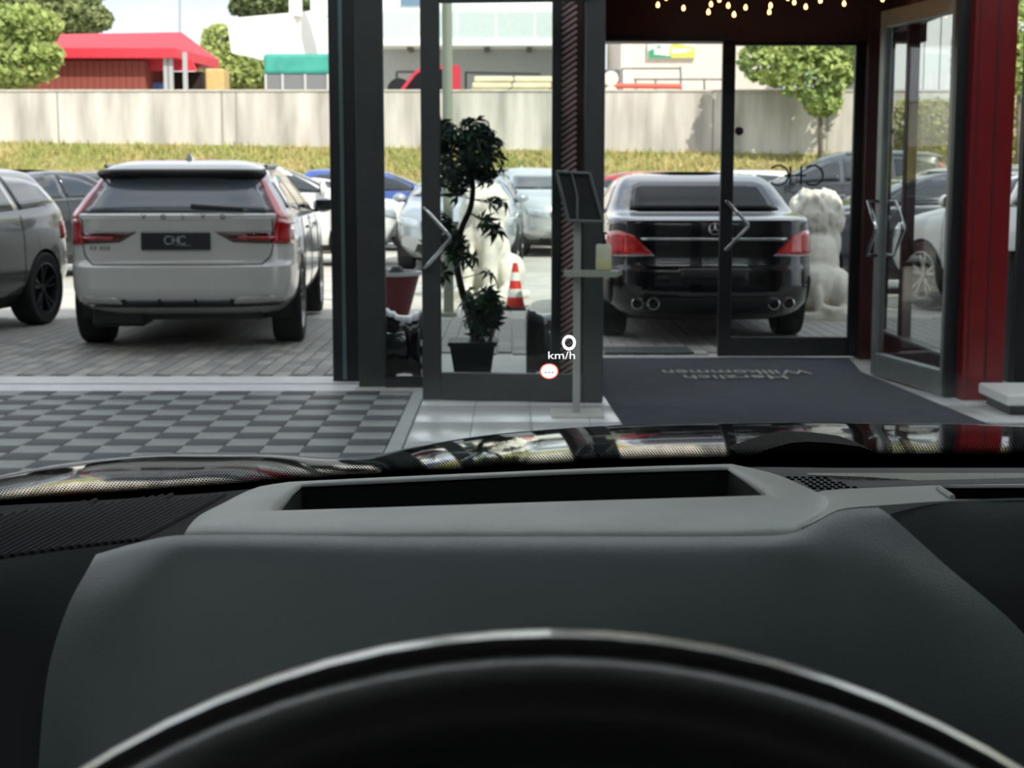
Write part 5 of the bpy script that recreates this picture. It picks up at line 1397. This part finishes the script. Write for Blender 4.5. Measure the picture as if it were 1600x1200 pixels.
# --- steering wheel
sw_ = bpy.data.objects.new('steering_wheel', None); COL.objects.link(sw_); sw_.parent = own
TOPY, TIL, R0, r0 = .352, math.radians(24), .185, .0165
ztop = P(860, 1000, TOPY).z - r0
cx_ = P(860, 1000, TOPY).x
dn = Vector((0, -math.sin(TIL), -math.cos(TIL))); nr = Vector((0, -math.cos(TIL), math.sin(TIL)))
ctrw = Vector((cx_, TOPY, ztop)) + dn * R0
def ring(prof, name, m):
    rows = []
    for k in range(96):
        a = 2 * math.pi * k / 96; d = Vector((math.sin(a), 0, 0)) - dn * math.cos(a)
        rows.append([ctrw + d * (R0 + u) + nr * v for u, v in prof])
    rows.append(rows[0]); return MB().grid([list(r) + [r[0]] for r in rows]).build(name, m, sw_, smooth='all', fix=True, **OW)
pr = []
for k in range(36):
    a = math.radians(10 * k); deg = 10 * k
    q = r0 * (1 - .17 * math.exp(-((deg - 50) / 7.0) ** 2))
    pr.append((q * math.sin(a) * 1.0, q * math.cos(a) * 1.18))
ring(pr, 'rim', mat('wheel_leather', (84, 84, 82), .36, bump=.06, bscale=600, spec=.7, coat=.3))
pr2 = []
for k in range(9):
    a = math.radians(57 + 9.5 * k); pr2.append(((r0 + .0018) * math.sin(a), (r0 + .0018) * math.cos(a) * 1.18))
for k in range(8, -1, -1):
    a = math.radians(57 + 9.5 * k); pr2.append(((r0 - .003) * math.sin(a), (r0 - .003) * math.cos(a) * 1.18))
ring(pr2, 'rim_trim', mat('wheel_trim_satin', (214, 216, 213), .2, .8))  # bright ring added as the windscreen reflection along the wheel's upper edge
b = MB(); b.lathe([(0, -.03), (.075, -.028), (.085, -.01), (.08, .02), (0, .03)], 28); hub = b
hv = [ctrw + (Vector((v[0], 0, 0)) - dn * v[1]) + nr * (v[2] - .03) for v in hub.v]
hb2 = MB(); hb2.v = [tuple(v) for v in hv]; hb2.f = hub.f
hb2.build('airbag_hub', M_DASHD, sw_, smooth=True, **OW)
for a in (90, -90, 180):
    d = Vector((math.sin(math.radians(a)), 0, 0)) - dn * math.cos(math.radians(a))
    MB().tube([ctrw + d * .06 - nr * .03, ctrw + d * (R0 - .01) - nr * .004], [.022, .014], 8).build('spoke', M_DASHD, sw_, **OW)
MB().tube([ctrw - nr * .04, ctrw - nr * .35], .04, 12).build('column', M_VOID, sw_, **OW)

# --- head-up display figures on the windscreen
hud = bpy.data.objects.new('head_up_display', None); COL.objects.link(hud); hud.parent = own
def on_screen(px, py):
    lo, hi = 0.0, 1.0
    for _ in range(40):
        v = (lo + hi) / 2; q = screen_pt(px, v); d = q - Vector((0, 0, HC))
        dep = d.dot(FW); yy = 600 - FPX * d.dot(UP) / dep
        if yy > py: lo = v
        else: hi = v
    return P(px, py, screen_pt(px, v).y - .006)
M_HUD = mat('display_white', (245, 248, 248), .5, emit=.75)
M_HUDR = mat('display_red', (214, 90, 70), .5, emit=.6)
def hud_text(body, px, py, hpx, wpx):
    p = on_screen(px, py); t = text_mesh('display_text', body, .02, .0002, M_HUD, hud)
    xs_ = [v.co.x for v in t.data.vertices]; ys_ = [v.co.y for v in t.data.vertices]; s = p.y / 2400
    mxx, mnx, mxy, mny = max(xs_), min(xs_), max(ys_), min(ys_)
    for v in t.data.vertices:
        v.co.x = (v.co.x - (mxx + mnx) / 2) / (mxx - mnx) * wpx * s; v.co.y = (v.co.y - (mxy + mny) / 2) / (mxy - mny) * hpx * s
    t.location = p - own.location; t.rotation_euler = (math.radians(90) - PITCH, 0, 0); return t
b = MB(); p = on_screen(889, 535.5); s = p.y / 2400
rows = []
for rr in (.60, 1.0):
    rows.append([p + Vector((1, 0, 0)) * (11 * s * rr * math.cos(a)) + UP * (12.2 * s * rr * math.sin(a)) for a in np.linspace(0, 2 * math.pi, 41)])
b.grid(rows); b.build('display_digit', M_HUD, hud, fix=False, **OW)
hud_text('km/h', 877.5, 555, 12, 42)
p = on_screen(858, 580); s = p.y / 2400
def disc(rx, ry, dy, nm, m, inner=0):
    rows = [[p + Vector((0, dy, 0)) + Vector((1, 0, 0)) * (rx * s * q * math.cos(a)) + UP * (ry * s * q * math.sin(a)) for a in np.linspace(0, 2 * math.pi, 41)] for q in (inner, 1.0)]
    MB().grid(rows).build(nm, m, hud, fix=False, **OW)
disc(15, 12.6, 0, 'sign_ring', M_HUDR, .86); disc(12.8, 10.8, -.0004, 'sign_face', M_HUD)
dm = MB()
for k in (-1, 0, 1): dm.box(p + Vector((k * 5.6 * s, -.002, 0)) + UP * (-1.5 * s), (3.8 * s, .0004, 1.3 * s), rx=-PITCH)
dm.build('sign_dashes', mat('display_dash', (60, 70, 74), .6), hud, **OW)
